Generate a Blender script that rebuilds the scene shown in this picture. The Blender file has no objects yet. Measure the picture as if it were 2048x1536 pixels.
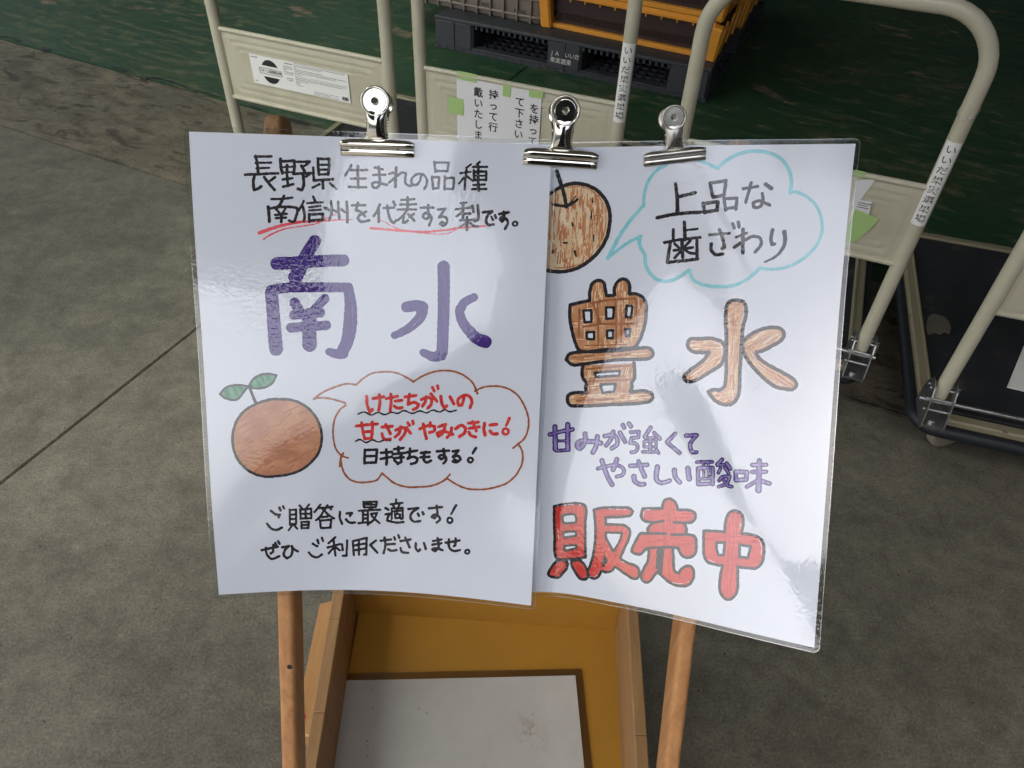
import bpy, bmesh, math, random
import numpy as np
from mathutils import Vector, Matrix, Euler
random.seed(7); np.random.seed(7)
S = bpy.context.scene
COL = S.collection
PI = math.pi

# ------------------------------------------------------------------ camera
FOC = 1550.0                      # focal length in pixels of the 2048 px wide photograph
CXY = np.array([1024., 768.])
CAM = np.array([0., 0., 1.40])
ROT = np.array([[0.998830443, 0.0483502482, 0.0],          # rows: world axes, columns: image right / image down / forward
                [0.0332761995, -0.687427311, 0.725490446],
                [0.0350776431, -0.724641943, -0.688232238]])
cam_d = bpy.data.cameras.new('camera'); cam = bpy.data.objects.new('camera', cam_d); COL.objects.link(cam)
cam_d.sensor_width = 36.0; cam_d.lens = 36.0 * FOC / 2048.0
cam_d.clip_start = 0.01; cam_d.clip_end = 800
_m = Matrix(((ROT[0][0], -ROT[0][1], -ROT[0][2], CAM[0]), (ROT[1][0], -ROT[1][1], -ROT[1][2], CAM[1]),
             (ROT[2][0], -ROT[2][1], -ROT[2][2], CAM[2]), (0, 0, 0, 1)))
cam.matrix_world = _m
S.camera = cam

# ------------------------------------------------------------------ sky, sun, exposure
SUN_EL, SUN_AZ = math.radians(58), math.radians(226)      # the sun stands high on the left, veiled
w = bpy.data.worlds.new('World'); S.world = w; w.use_nodes = True
nt = w.node_tree; nt.nodes.clear()
sky = nt.nodes.new('ShaderNodeTexSky'); sky.sky_type = 'NISHITA'; sky.sun_disc = False
sky.sun_elevation = SUN_EL; sky.sun_rotation = SUN_AZ; sky.air_density = 1.0; sky.dust_density = 6.0; sky.ozone_density = 1.0
hs = nt.nodes.new('ShaderNodeHueSaturation'); hs.inputs['Saturation'].default_value = 0.55
bg = nt.nodes.new('ShaderNodeBackground'); bg.inputs['Strength'].default_value = 0.15
wo = nt.nodes.new('ShaderNodeOutputWorld')
nt.links.new(sky.outputs[0], hs.inputs['Color']); nt.links.new(hs.outputs[0], bg.inputs['Color']); nt.links.new(bg.outputs[0], wo.inputs[0])
sl = bpy.data.lights.new('sun', 'SUN'); sl.energy = 1.0; sl.angle = math.radians(12); sl.color = (1, .96, .9)
so = bpy.data.objects.new('sun', sl); COL.objects.link(so)
sd_ = Vector((math.sin(SUN_AZ) * math.cos(SUN_EL), math.cos(SUN_AZ) * math.cos(SUN_EL), math.sin(SUN_EL)))
so.rotation_euler = sd_.to_track_quat('Z', 'Y').to_euler(); so.location = (0, 0, 20)
S.view_settings.view_transform = 'Standard'; S.view_settings.look = 'None'
S.view_settings.exposure = 1.60; S.view_settings.gamma = 1.0
S.view_settings.use_curve_mapping = False
S.cycles.max_bounces = 8; S.cycles.diffuse_bounces = 4; S.cycles.glossy_bounces = 4; S.cycles.transparent_max_bounces = 12
S.cycles.use_denoising = True
S.cycles.sample_clamp_indirect = 8

# ------------------------------------------------------------------ helpers
def tag(o, label=None, cat=None, group=None, kind=None):
    if label: o['label'] = label
    if cat: o['category'] = cat
    if group: o['group'] = group
    if kind: o['kind'] = kind
    return o
def empty(name, loc=(0, 0, 0), rz=0.0):
    o = bpy.data.objects.new(name, None); COL.objects.link(o); o.location = loc; o.rotation_euler = (0, 0, rz); o.empty_display_size = .1
    return o
def link_mesh(name, me, mat=None, parent=None):
    if mat: me.materials.append(mat)
    o = bpy.data.objects.new(name, me); COL.objects.link(o)
    if parent: o.parent = parent
    return o

class MB:
    """collects shapes and links them as one mesh object"""
    def __init__(s): s.v = []; s.f = []; s.sm = []
    def add(s, vs, fs, smooth=False):
        n = len(s.v); s.v += [tuple(map(float, p)) for p in vs]; s.f += [tuple(i + n for i in f) for f in fs]; s.sm += [smooth] * len(fs)
    def box(s, c, d, R=None, b=0.0):
        """box with chamfered edges: centre, full sizes, chamfer b"""
        hx, hy, hz = d[0] / 2, d[1] / 2, d[2] / 2; c = np.array(c, float)
        b = min(b, hx * .9, hy * .9, hz * .9)
        if b <= 0:
            vs = [np.array([x * hx, y * hy, z * hz]) for x in (-1, 1) for y in (-1, 1) for z in (-1, 1)]
            fs = [(0, 1, 3, 2), (4, 6, 7, 5), (0, 4, 5, 1), (2, 3, 7, 6), (0, 2, 6, 4), (1, 5, 7, 3)]
        else:
            vs = []; idx = {}
            for sx in (-1, 1):
                for sy in (-1, 1):
                    for sz in (-1, 1):
                        for ax in range(3):
                            p = np.array([sx * (hx - b), sy * (hy - b), sz * (hz - b)]); p[ax] += (sx, sy, sz)[ax] * b
                            idx[(sx, sy, sz, ax)] = len(vs); vs.append(p)
            fs = []
            for ax in range(3):
                o1, o2 = [(1, 2), (2, 0), (0, 1)][ax]
                for sg in (-1, 1):
                    q = []
                    for a, b_ in ((-1, -1), (1, -1), (1, 1), (-1, 1)):
                        k = [0, 0, 0]; k[ax] = sg; k[o1] = a; k[o2] = b_; q.append(idx[(k[0], k[1], k[2], ax)])
                    fs.append(tuple(q) if sg > 0 else tuple(q[::-1]))
                for a in (-1, 1):
                    for c_ in (-1, 1):
                        k1 = [0, 0, 0]; k1[ax] = -1; k1[o1] = a; k1[o2] = c_; k2 = list(k1); k2[ax] = 1
                        q = (idx[(*k1, o1)], idx[(*k2, o1)], idx[(*k2, o2)], idx[(*k1, o2)])
                        fs.append(q if a * c_ > 0 else q[::-1])
            for sx in (-1, 1):
                for sy in (-1, 1):
                    for sz in (-1, 1):
                        q = tuple(idx[(sx, sy, sz, a)] for a in range(3)); fs.append(q if sx * sy * sz > 0 else q[::-1])
        vs = np.array(vs)
        if R is not None: vs = vs @ np.array(R).T
        s.add(vs + c, fs); return s
    def beam(s, p, q, wd, th, up=(0, 0, 1), b=0.0):
        """square bar from p to q"""
        p = np.array(p, float); q = np.array(q, float); z = q - p; L = np.linalg.norm(z); z /= L
        x = np.cross(np.array(up, float), z)
        if np.linalg.norm(x) < 1e-6: x = np.array([1., 0, 0])
        x /= np.linalg.norm(x); y = np.cross(z, x)
        s.box((p + q) / 2, (wd, th, L), np.stack([x, y, z], 1), b); return s
    def tube(s, pts, r, n=16, caps=True, closed=False, rr=None):
        pts = [np.array(p, float) for p in pts]; N = len(pts)
        tan = []
        for i in range(N):
            a = pts[(i - 1) % N] if (i > 0 or closed) else pts[i]; b = pts[(i + 1) % N] if (i < N - 1 or closed) else pts[i]
            t = b - a; tan.append(t / np.linalg.norm(t))
        u = np.cross(tan[0], [0.3, 0.1, 1.0]); 
        if np.linalg.norm(u) < .2: u = np.cross(tan[0], [1., 0, 0])
        u /= np.linalg.norm(u); vs = []
        for i in range(N):
            u = u - tan[i] * u.dot(tan[i]); u /= np.linalg.norm(u); v = np.cross(tan[i], u)
            R_ = r if rr is None else rr[i]
            for k in range(n):
                a = 2 * PI * k / n; vs.append(pts[i] + R_ * (math.cos(a) * u + math.sin(a) * v))
        fs = []
        for i in range(N if closed else N - 1):
            j = (i + 1) % N
            for k in range(n): fs.append((i * n + k, i * n + (k + 1) % n, j * n + (k + 1) % n, j * n + k))
        s.add(vs, fs, True)
        if caps and not closed: s.add(vs, [tuple(range(n))[::-1], tuple(range((N - 1) * n, N * n))])
        return s
    def lathe(s, prof, c=(0, 0, 0), ax=(0, 0, 1), n=32, smooth=True, closed=False):
        """prof: (radius, height) along ax"""
        ax = np.array(ax, float); ax /= np.linalg.norm(ax); u = np.cross(ax, [0.0, .2, 1.0])
        if np.linalg.norm(u) < .3: u = np.cross(ax, [1., 0, 0])
        u /= np.linalg.norm(u); v = np.cross(ax, u); c = np.array(c, float); vs = []; m = len(prof)
        for r, h in prof:
            for k in range(n):
                a = 2 * PI * k / n; vs.append(c + ax * h + max(r, 1e-5) * (math.cos(a) * u + math.sin(a) * v))
        fs = []
        for i in range(m if closed else m - 1):
            j = (i + 1) % m
            for k in range(n): fs.append((i * n + k, i * n + (k + 1) % n, j * n + (k + 1) % n, j * n + k))
        s.add(vs, fs, smooth); return s
    def build(s, name, mat, parent=None, auto=None):
        me = bpy.data.meshes.new(name); me.from_pydata(s.v, [], s.f); me.polygons.foreach_set('use_smooth', s.sm); me.update()
        o = link_mesh(name, me, mat, parent)
        return o

def copy_tree(o, parent=None):
    c = o.copy(); COL.objects.link(c); c.parent = parent
    for ch in list(o.children): copy_tree(ch, c)
    return c

# ------------------------------------------------------------------ materials
def srgb(r, g, b):
    f = lambda c: (c / 255 / 12.92) if c / 255 <= .04045 else ((c / 255 + .055) / 1.055) ** 2.4
    return (f(r), f(g), f(b), 1)
def newmat(name):
    m = bpy.data.materials.new(name); m.use_nodes = True; t = m.node_tree; return m, t, t.nodes['Principled BSDF']
def N(t, kind, **kw):
    n = t.nodes.new(kind)
    for k, v in kw.items():
        if k in n.inputs: n.inputs[k].default_value = v
        else: setattr(n, k, v)
    return n
def pos(t, scale=(1, 1, 1), rot=(0, 0, 0), coord='Object'):
    c = N(t, 'ShaderNodeTexCoord'); m = N(t, 'ShaderNodeMapping'); m.inputs['Scale'].default_value = scale; m.inputs['Rotation'].default_value = rot
    t.links.new(c.outputs[coord], m.inputs['Vector']); return m.outputs[0]
def wpos(t, scale=(1, 1, 1), rot=(0, 0, 0)):
    c = N(t, 'ShaderNodeNewGeometry'); m = N(t, 'ShaderNodeMapping'); m.inputs['Scale'].default_value = scale; m.inputs['Rotation'].default_value = rot
    t.links.new(c.outputs['Position'], m.inputs['Vector']); return m.outputs[0]
def noise(t, vec, scale, detail=4, rough=.55, dist=0.0):
    n = N(t, 'ShaderNodeTexNoise'); n.inputs['Scale'].default_value = scale; n.inputs['Detail'].default_value = detail
    n.inputs['Roughness'].default_value = rough; n.inputs['Distortion'].default_value = dist; t.links.new(vec, n.inputs['Vector']); return n.outputs['Fac']
def ramp(t, fac, stops):
    r = N(t, 'ShaderNodeValToRGB'); e = r.color_ramp.elements
    while len(e) < len(stops): e.new(.5)
    for i, (p, c) in enumerate(stops): e[i].position = p; e[i].color = c if len(c) == 4 else (*c, 1)
    t.links.new(fac, r.inputs['Fac']); return r.outputs['Color']
def mix(t, fac, a, b, mode='MIX'):
    m = N(t, 'ShaderNodeMix', data_type='RGBA', blend_type=mode)
    for i, x in ((0, fac), (6, a), (7, b)):
        if isinstance(x, (int, float)): m.inputs[i].default_value = x
        elif isinstance(x, tuple): m.inputs[i].default_value = x
        else: t.links.new(x, m.inputs[i])
    return m.outputs[2]
def mth(t, op, a, b=0.0, c=None):
    m = N(t, 'ShaderNodeMath', operation=op)
    for i, x in enumerate((a, b) if c is None else (a, b, c)):
        if isinstance(x, (int, float)): m.inputs[i].default_value = x
        else: t.links.new(x, m.inputs[i])
    return m.outputs[0]
def bump(t, h, dist, strength=1.0, nrm=None):
    b = N(t, 'ShaderNodeBump'); b.inputs['Distance'].default_value = dist; b.inputs['Strength'].default_value = strength
    t.links.new(h, b.inputs['Height'])
    if nrm: t.links.new(nrm, b.inputs['Normal'])
    return b.outputs[0]
W0 = (0, 0, 0, 1); W1 = (1, 1, 1, 1)

def paint(name, col, rough=.45, var=.06, chips=None, metallic=0.0, bmp=.0004, spec=.5):
    m, t, p = newmat(name); v = pos(t)
    n1 = noise(t, v, 6, 5); n2 = noise(t, v, 60, 3)
    c = mix(t, n1, tuple(x * (1 - var) for x in col[:3]) + (1,), tuple(min(1, x * (1 + var)) for x in col[:3]) + (1,))
    if chips:
        k = ramp(t, noise(t, v, 35, 6, .65), [(.66, W0), (.69, W1)]); c = mix(t, k, c, chips)
    t.links.new(c, p.inputs['Base Color']); p.inputs['Roughness'].default_value = rough; p.inputs['Metallic'].default_value = metallic
    p.inputs['Specular IOR Level'].default_value = spec
    t.links.new(ramp(t, n2, [(.3, (rough * .85,) * 3), (.7, (min(1, rough * 1.2),) * 3)]), p.inputs['Roughness'])
    if bmp: t.links.new(bump(t, n2, bmp), p.inputs['Normal'])
    return m

def laminate_bump(t):
    g = wpos(t)
    big = noise(t, g, 9, 1, .4)                       # slow buckling of the sheet
    mid = noise(t, g, 45, 1, .4)
    fine = noise(t, g, 330, 2, .5)                    # orange-peel of the hot film
    msk = ramp(t, noise(t, g, 14, 2), [(.40, (.25,) * 3), (.62, W1)])
    b1 = bump(t, big, LB[0]); b2 = bump(t, mid, LB[1], 1, b1)
    fine = ramp(t, fine, [(.44, W0), (.60, W1)]); f = mth(t, 'MULTIPLY', fine, msk)
    return bump(t, f, LB[2], 1, b2)
LB = (.0005, .00008, .00003)
COAT_IOR = 1.82
def laminated(name, build_colour, trans=0.0):
    """anything seen through the glossy film: a colour under a clear coat"""
    m, t, p = newmat(name)
    c = build_colour(t)
    if isinstance(c, tuple): p.inputs['Base Color'].default_value = c
    else: t.links.new(c, p.inputs['Base Color'])
    p.inputs['Roughness'].default_value = .6; p.inputs['Specular IOR Level'].default_value = .25
    p.inputs['Coat Weight'].default_value = 1; p.inputs['Coat Roughness'].default_value = .018; p.inputs['Coat IOR'].default_value = COAT_IOR
    nb = laminate_bump(t); t.links.new(nb, p.inputs['Coat Normal'])
    return m
def stripes(ang, a, b, sc=420, along=28, lo=.4, hi=.6, extra=None):
    """felt-pen hatching: noise stretched along the pen's direction"""
    def f(t):
        v = wpos(t, (1, 1, 1), (math.radians(29), 0, 0))
        mp = N(t, 'ShaderNodeMapping'); mp.inputs['Rotation'].default_value = (0, math.radians(ang), 0); t.links.new(v, mp.inputs['Vector'])
        mq = N(t, 'ShaderNodeMapping'); mq.inputs['Scale'].default_value = (sc, 1, along); t.links.new(mp.outputs[0], mq.inputs['Vector'])
        n = noise(t, mq.outputs[0], 1, 3, .55); c = ramp(t, n, [(lo, a), (hi, b)])
        if extra:
            k = ramp(t, noise(t, wpos(t), extra[0], 3), [(extra[1], W0), (extra[1] + .06, W1)]); c = mix(t, k, c, extra[2])
        return c
    return f
M = {}
flat2 = lambda a, b, sc=90: (lambda t: ramp(t, noise(t, wpos(t), sc, 4), [(.33, a), (.67, b)]))
def paper_col(t):
    n = noise(t, wpos(t), 12, 3); return ramp(t, n, [(.3, (.715, .755, .845)), (.7, (.735, .775, .86))])
M['paper'] = laminated('laminated_white_paper', paper_col)
M['ink'] = laminated('black_marker', lambda t: ramp(t, noise(t, wpos(t), 260, 3), [(.35, (.012, .010, .013)), (.7, (.022, .018, .022))]))
M['pencil'] = laminated('pencil_grey', lambda t: (.45, .45, .47, 1))
M['ink_red'] = laminated('red_marker', stripes(20, srgb(205, 45, 45), srgb(225, 70, 60), 300, 40))
M['under_red'] = laminated('red_highlighter', stripes(85, srgb(232, 75, 85), srgb(240, 105, 112), 300, 40))
M['purple'] = laminated('purple_marker', stripes(10, srgb(52, 22, 112), srgb(72, 38, 135), 260, 40, .35, .65))
M['purple_line'] = laminated('dark_purple_marker', stripes(60, srgb(46, 26, 92), srgb(60, 38, 110), 300, 60))
M['violet'] = laminated('violet_marker_fill', stripes(12, srgb(108, 84, 165), srgb(176, 160, 212), 300, 60, .40, .70))
M['red_fill'] = laminated('red_marker_fill', flat2(srgb(208, 58, 48), srgb(222, 76, 62), 50))
M['brown_fill'] = laminated('brown_marker_fill', flat2(srgb(182, 120, 78), srgb(210, 160, 114), 70))
M['brown_cross'] = laminated('brown_marker_second_coat', flat2(srgb(146, 86, 52), srgb(172, 108, 68)))
M['tan_fill'] = laminated('light_brown_marker_fill', flat2(srgb(200, 144, 106), srgb(222, 178, 140), 70))
M['fruit_fill'] = laminated('brown_fruit_marker_fill', flat2(srgb(178, 114, 82), srgb(206, 146, 108), 60))
M['line_brown'] = laminated('brown_outline_marker', lambda t: ramp(t, noise(t, wpos(t), 120, 3), [(.35, srgb(150, 74, 34)), (.7, srgb(172, 96, 52))]))
M['cyan'] = laminated('cyan_marker', lambda t: ramp(t, noise(t, wpos(t), 150, 3), [(.35, srgb(132, 204, 216)), (.7, srgb(152, 216, 226))]))
M['leaf_green'] = laminated('green_marker_fill', stripes(30, srgb(44, 120, 82), srgb(92, 160, 122), 220, 60))
M['pear_base'] = laminated('pale_pear_marker', flat2(srgb(212, 182, 140), srgb(232, 212, 176), 60))
M['pear_stroke'] = laminated('brown_pen_stroke', flat2(srgb(176, 106, 66), srgb(204, 142, 100)))
M['brown_stroke'] = laminated('reddish_pen_stroke', flat2(srgb(176, 112, 78), srgb(200, 138, 102)))
M['tan_light'] = laminated('light_pen_streak', flat2(srgb(226, 190, 148), srgb(240, 214, 180)))
M['red_stroke'] = laminated('dark_red_pen_stroke', flat2(srgb(192, 44, 38), srgb(206, 58, 48)))
M['fruit_stroke'] = laminated('fruit_pen_stroke', flat2(srgb(172, 108, 78), srgb(194, 130, 96)))
M['white_gap'] = laminated('bare_paper_gap', lambda t: (.72, .76, .84, 1))

def film_mat(name, fac, tint=(.93, .95, .95, 1), rough=.05):
    m, t, p = newmat(name); t.nodes.remove(p); out = t.nodes['Material Output']
    tr = N(t, 'ShaderNodeBsdfTransparent'); tr.inputs[0].default_value = tint
    gl = N(t, 'ShaderNodeBsdfGlossy'); gl.inputs['Roughness'].default_value = rough; gl.inputs['Color'].default_value = (.95, .95, .95, 1)
    t.links.new(laminate_bump(t), gl.inputs['Normal'])
    fr = N(t, 'ShaderNodeFresnel'); fr.inputs['IOR'].default_value = 1.6
    mx = N(t, 'ShaderNodeMixShader'); a = mth(t, 'ADD', fr.outputs[0], fac); t.links.new(a, mx.inputs[0])
    t.links.new(tr.outputs[0], mx.inputs[1]); t.links.new(gl.outputs[0], mx.inputs[2]); t.links.new(mx.outputs[0], out.inputs[0]); return m
M['film_beige'] = film_mat('aged_film_margin', .10, (.80, .74, .66, 1), .15)  # the beige tint stands in for a reflection on the margin
M['film'] = film_mat('clear_film_margin', .03)
M['film_rim'] = film_mat('clear_film_cut_edge', .22, (.80, .83, .82, 1), .2)

def wood_mat(name, a, b, ax=(60, 60, 4), dark=None, rough=.55):
    m, t, p = newmat(name); v = pos(t, ax)
    n = noise(t, v, 1.6, 6, .6, .6); c = ramp(t, n, [(.22, a), (.78, b)])
    g = noise(t, pos(t, tuple(x * 6 for x in ax)), 2, 4, .6); c = mix(t, mth(t, 'MULTIPLY', g, .20), c, tuple(x * .45 for x in a[:3]) + (1,))
    if dark:
        k = ramp(t, noise(t, pos(t), 22, 3), [(.68, W0), (.72, W1)]); c = mix(t, k, c, dark)
    t.links.new(c, p.inputs['Base Color']); p.inputs['Roughness'].default_value = rough
    t.links.new(bump(t, g, .0005), p.inputs['Normal']); return m
M['leg_wood'] = wood_mat('varnished_orange_wood', srgb(166, 112, 66), srgb(216, 160, 106), dark=srgb(120, 80, 50))
M['rail_wood'] = wood_mat('pale_brown_wood', srgb(140, 104, 66), srgb(176, 136, 92), (60, 4, 60))
M['plank_wood'] = wood_mat('light_pine', srgb(168, 124, 74), srgb(192, 148, 98), (60, 5, 60))
M['end_wood'] = wood_mat('pale_end_grain', srgb(212, 186, 130), srgb(232, 210, 160), (90, 90, 90))
M['peg_wood'] = wood_mat('weathered_wood', srgb(104, 72, 44), srgb(176, 134, 88), (90, 90, 8))
M['ochre'] = paint('ochre_paint', srgb(164, 119, 42), .4, .14, None, 0, .0002)
M['cream'] = paint('cream_enamel', srgb(186, 182, 162), .33, .07, None, 0, .0001)
M['cream_worn'] = paint('worn_cream_enamel', srgb(132, 124, 102), .5, .12, srgb(90, 76, 58), 0, .0003)
def cream_wear():
    m = M['cream']; t = m.node_tree; p = t.nodes['Principled BSDF']; old = p.inputs['Base Color'].links[0].from_socket; v = pos(t)
    k = ramp(t, noise(t, v, 48, 6, .7), [(.70, W0), (.72, W1)]); sc_ = ramp(t, noise(t, pos(t, (9, 9, 160)), 1.5, 5, .7), [(.70, W0), (.76, (.5,) * 3)])
    c = mix(t, mth(t, 'MULTIPLY', k, .8), old, srgb(84, 70, 56)); c = mix(t, sc_, c, srgb(120, 112, 98)); c = mix(t, ramp(t, noise(t, v, 5, 5, .6), [(.5, W0), (.8, (.5,) * 3)]), c, srgb(142, 134, 112)); t.links.new(c, p.inputs['Base Color'])
cream_wear()
M['navy'] = paint('dark_blue_rubber_mat', srgb(26, 32, 46), .75, .25, None, 0, .0004, .3)
def deck_col():
    m, t, p = newmat('scuffed_black_deck'); v = pos(t)
    n = noise(t, v, 9, 7, .7); c = ramp(t, n, [(.35, srgb(22, 25, 32)), (.58, srgb(32, 34, 38)), (.74, srgb(84, 70, 60))])
    t.links.new(c, p.inputs['Base Color']); p.inputs['Roughness'].default_value = .7; t.links.new(bump(t, noise(t, v, 90, 3), .0006), p.inputs['Normal']); return m
M['deck'] = deck_col()
M['rubber'] = paint('black_rubber', srgb(24, 29, 36), .5, .2, None, 0, .0003)
M['wheel_grey'] = paint('grey_rubber_tyre', srgb(138, 130, 116), .7, .1)
def metal(name, col, rough, sc=80, aniso=None):
    m, t, p = newmat(name); p.inputs['Metallic'].default_value = 1; n = noise(t, pos(t), sc, 4)
    t.links.new(ramp(t, n, [(.3, tuple(c * .88 for c in col[:3])), (.7, col[:3])]), p.inputs['Base Color'])
    t.links.new(ramp(t, n, [(.3, (rough,) * 3), (.75, (rough * 1.8,) * 3)]), p.inputs['Roughness']); return m
M['chrome'] = metal('polished_nickel', (.80, .77, .70, 1), .07)
M['chrome_dull'] = metal('dull_nickel', (.60, .58, .53, 1), .24)
M['zinc'] = metal('zinc_plate', (.50, .51, .52, 1), .28)
M['gunmetal'] = metal('dark_steel_plate', (.16, .17, .18, 1), .35)
M['sticker'] = paint('white_sticker', srgb(226, 226, 224), .35, .02, None, 0, 0)
M['notice'] = paint('white_notice_paper', srgb(216, 216, 218), .55, .03, None, 0, .0002)
M['print'] = paint('black_print', srgb(28, 27, 30), .5, .05, None, 0, 0)
M['print_grey'] = paint('grey_print', srgb(120, 120, 122), .5, .05, None, 0, 0)
M['print_white'] = paint('white_stencil', srgb(196, 196, 190), .6, .1, None, 0, 0)
def tape_mat():
    m, t, p = newmat('green_masking_tape'); p.inputs['Base Color'].default_value = srgb(170, 205, 130); p.inputs['Roughness'].default_value = .6
    p.inputs['Alpha'].default_value = .82; return m
M['tape'] = tape_mat()
M['pallet'] = paint('black_recycled_plastic', srgb(52, 54, 60), .55, .22, srgb(84, 84, 88), 0, .0006)
M['crate_grey'] = paint('dusty_grey_plastic', srgb(128, 117, 108), .6, .1, None, 0, .0004)
M['crate_yellow'] = paint('orange_yellow_plastic', srgb(222, 150, 52), .42, .06, None, 0, .0003)
M['crate_brown'] = paint('dark_brown_plastic', srgb(52, 34, 30), .5, .2, None, 0, .0005)
M['leafink'] = M['leaf_green']
M['steel_dark'] = paint('dark_painted_steel', srgb(70, 74, 76), .6, .1)
M['roof_light'] = paint('pale_roof_sheet', srgb(176, 178, 172), .7, .06)
M['cladding'] = paint('grey_cladding', srgb(112, 116, 114), .7, .08)
M['tarp'] = paint('dark_tarpaulin', srgb(44, 48, 56), .6, .15)
M['tarp_rope'] = paint('tarp_rope', srgb(120, 110, 90), .8, .1)
M['hair'] = paint('black_hair', srgb(26, 22, 20), .6, .2)

def concrete(name, a, b, c, streak=(0, 0, 0), sc=1.0, st_amt=.5, rough=.75, dark=None):
    m, t, p = newmat(name); g = wpos(t)
    rot = wpos(t, (1, 1, 1), (0, 0, math.radians(24)))
    mq = N(t, 'ShaderNodeMapping'); mq.inputs['Scale'].default_value = (1.3, 3.2, 1); t.links.new(rot, mq.inputs['Vector'])
    n1 = noise(t, g, 1.7 * sc, 9, .68, .6); n2 = noise(t, mq.outputs[0], 2.6 * sc, 7, .65, .8); n3 = noise(t, g, 190, 3, .6); n4 = noise(t, g, 30, 8, .72, .3); n5 = noise(t, g, 8, 5, .6, .4)
    col = ramp(t, n1, [(.30, a), (.70, b)])
    col = mix(t, mth(t, 'MULTIPLY', ramp(t, n2, [(.48, W0), (.64, W1)]), st_amt), col, c)
    mul = lambda q, lo, hi, k0, k1: mix(t, 1.0, col, ramp(t, q, [(lo, (k0,) * 3), (hi, (k1,) * 3)]), 'MULTIPLY')
    col = mul(n4, .34, .66, .80, 1.15); col = mul(n5, .36, .62, .82, 1.10); col = mul(n3, .32, .68, .74, 1.26)
    pit = ramp(t, noise(t, g, 95, 2, .5), [(.245, W0), (.275, W1)]); col = mix(t, pit, tuple(x * .22 for x in a[:3]) + (1,), col)
    grit = ramp(t, noise(t, g, 120, 1, .5), [(.73, W0), (.76, W1)]); col = mix(t, mth(t, 'MULTIPLY', grit, .35), col, tuple(min(1, x * 1.9) for x in b[:3]) + (1,))
    if dark:                                                   # oil and water stains along the joint
        k = ramp(t, noise(t, mq.outputs[0], 5.5, 6, .62, .9), [(.56, W0), (.63, W1)]); col = mix(t, mth(t, 'MULTIPLY', k, .75), col, dark)
    t.links.new(col, p.inputs['Base Color']); p.inputs['Roughness'].default_value = rough; p.inputs['Specular IOR Level'].default_value = .3
    h = mth(t, 'ADD', mth(t, 'MULTIPLY', n4, 1.0), mth(t, 'MULTIPLY', pit, .6)); t.links.new(bump(t, h, .0016, .6), p.inputs['Normal']); return m
M['pave'] = concrete('grey_concrete', srgb(90, 87, 77), srgb(113, 109, 97), srgb(76, 74, 66), st_amt=.3)
M['strip'] = concrete('stained_brown_concrete', srgb(88, 82, 70), srgb(120, 112, 96), srgb(72, 64, 56), sc=1.5, st_amt=.7, dark=srgb(48, 42, 36))
M['asphalt'] = concrete('asphalt', srgb(70, 70, 70), srgb(92, 92, 90), srgb(60, 60, 60))
def green_floor():
    m, t, p = newmat('worn_green_floor_paint'); g = wpos(t)
    rot = wpos(t, (1, 1, 1), (0, 0, math.radians(24)))
    def str_(sx, sy, sc, d=7, r=.68):
        mq = N(t, 'ShaderNodeMapping'); mq.inputs['Scale'].default_value = (sx, sy, 1); t.links.new(rot, mq.inputs['Vector']); return noise(t, mq.outputs[0], sc, d, r, .3)
    base = ramp(t, noise(t, g, 1.4, 5), [(.3, srgb(32, 60, 40)), (.7, srgb(42, 74, 48))])
    base = mix(t, ramp(t, noise(t, g, 1.1, 3, .5, .5), [(.55, W0), (.75, (.6,) * 3)]), base, srgb(76, 80, 44))
    big = noise(t, g, 0.85, 2); s1 = str_(2.2, 9, 2.4); s2 = str_(1.2, 2.0, 2.6, 6, .62)
    w1 = ramp(t, mth(t, 'ADD', s1, mth(t, 'MULTIPLY', big, .35)), [(.70, W0), (.78, W1)])
    w2 = ramp(t, s2, [(.625, W0), (.64, W1)])
    col = mix(t, mth(t, 'MULTIPLY', w1, .55), base, srgb(112, 106, 82)); col = mix(t, mth(t, 'MULTIPLY', w2, .85), col, srgb(134, 110, 94))
    dk = ramp(t, noise(t, g, 16, 5, .7), [(.3, W0), (.6, W1)]); col = mix(t, dk, tuple(x * .7 for x in srgb(38, 76, 56)[:3]) + (1,), col)
    t.links.new(col, p.inputs['Base Color']); t.links.new(ramp(t, s1, [(.4, (.42,) * 3), (.75, (.75,) * 3)]), p.inputs['Roughness']); p.inputs['Specular IOR Level'].default_value = .35
    t.links.new(bump(t, noise(t, g, 70, 4), .0015, .5), p.inputs['Normal']); return m
M['green'] = green_floor()

def added_skylight_mat():
    m, t, p = newmat('translucent_roof_sheet'); t.nodes.remove(p); out = t.nodes['Material Output']
    a = N(t, 'ShaderNodeBsdfTransparent'); a.inputs[0].default_value = (.62, .66, .62, 1); b = N(t, 'ShaderNodeBsdfTranslucent'); b.inputs[0].default_value = (.6, .64, .6, 1)
    mx = N(t, 'ShaderNodeMixShader'); mx.inputs[0].default_value = .35; t.links.new(a.outputs[0], mx.inputs[1]); t.links.new(b.outputs[0], mx.inputs[2]); t.links.new(mx.outputs[0], out.inputs[0]); return m
M['skylight'] = added_skylight_mat()
# ------------------------------------------------------------------ setting: ground
gb = MB(); gb.box((0, 0, -.16), (900, 900, .02)); tag(gb.build('ground', M['asphalt']), 'grey ground under and around the pavement slabs', kind='structure')
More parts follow.
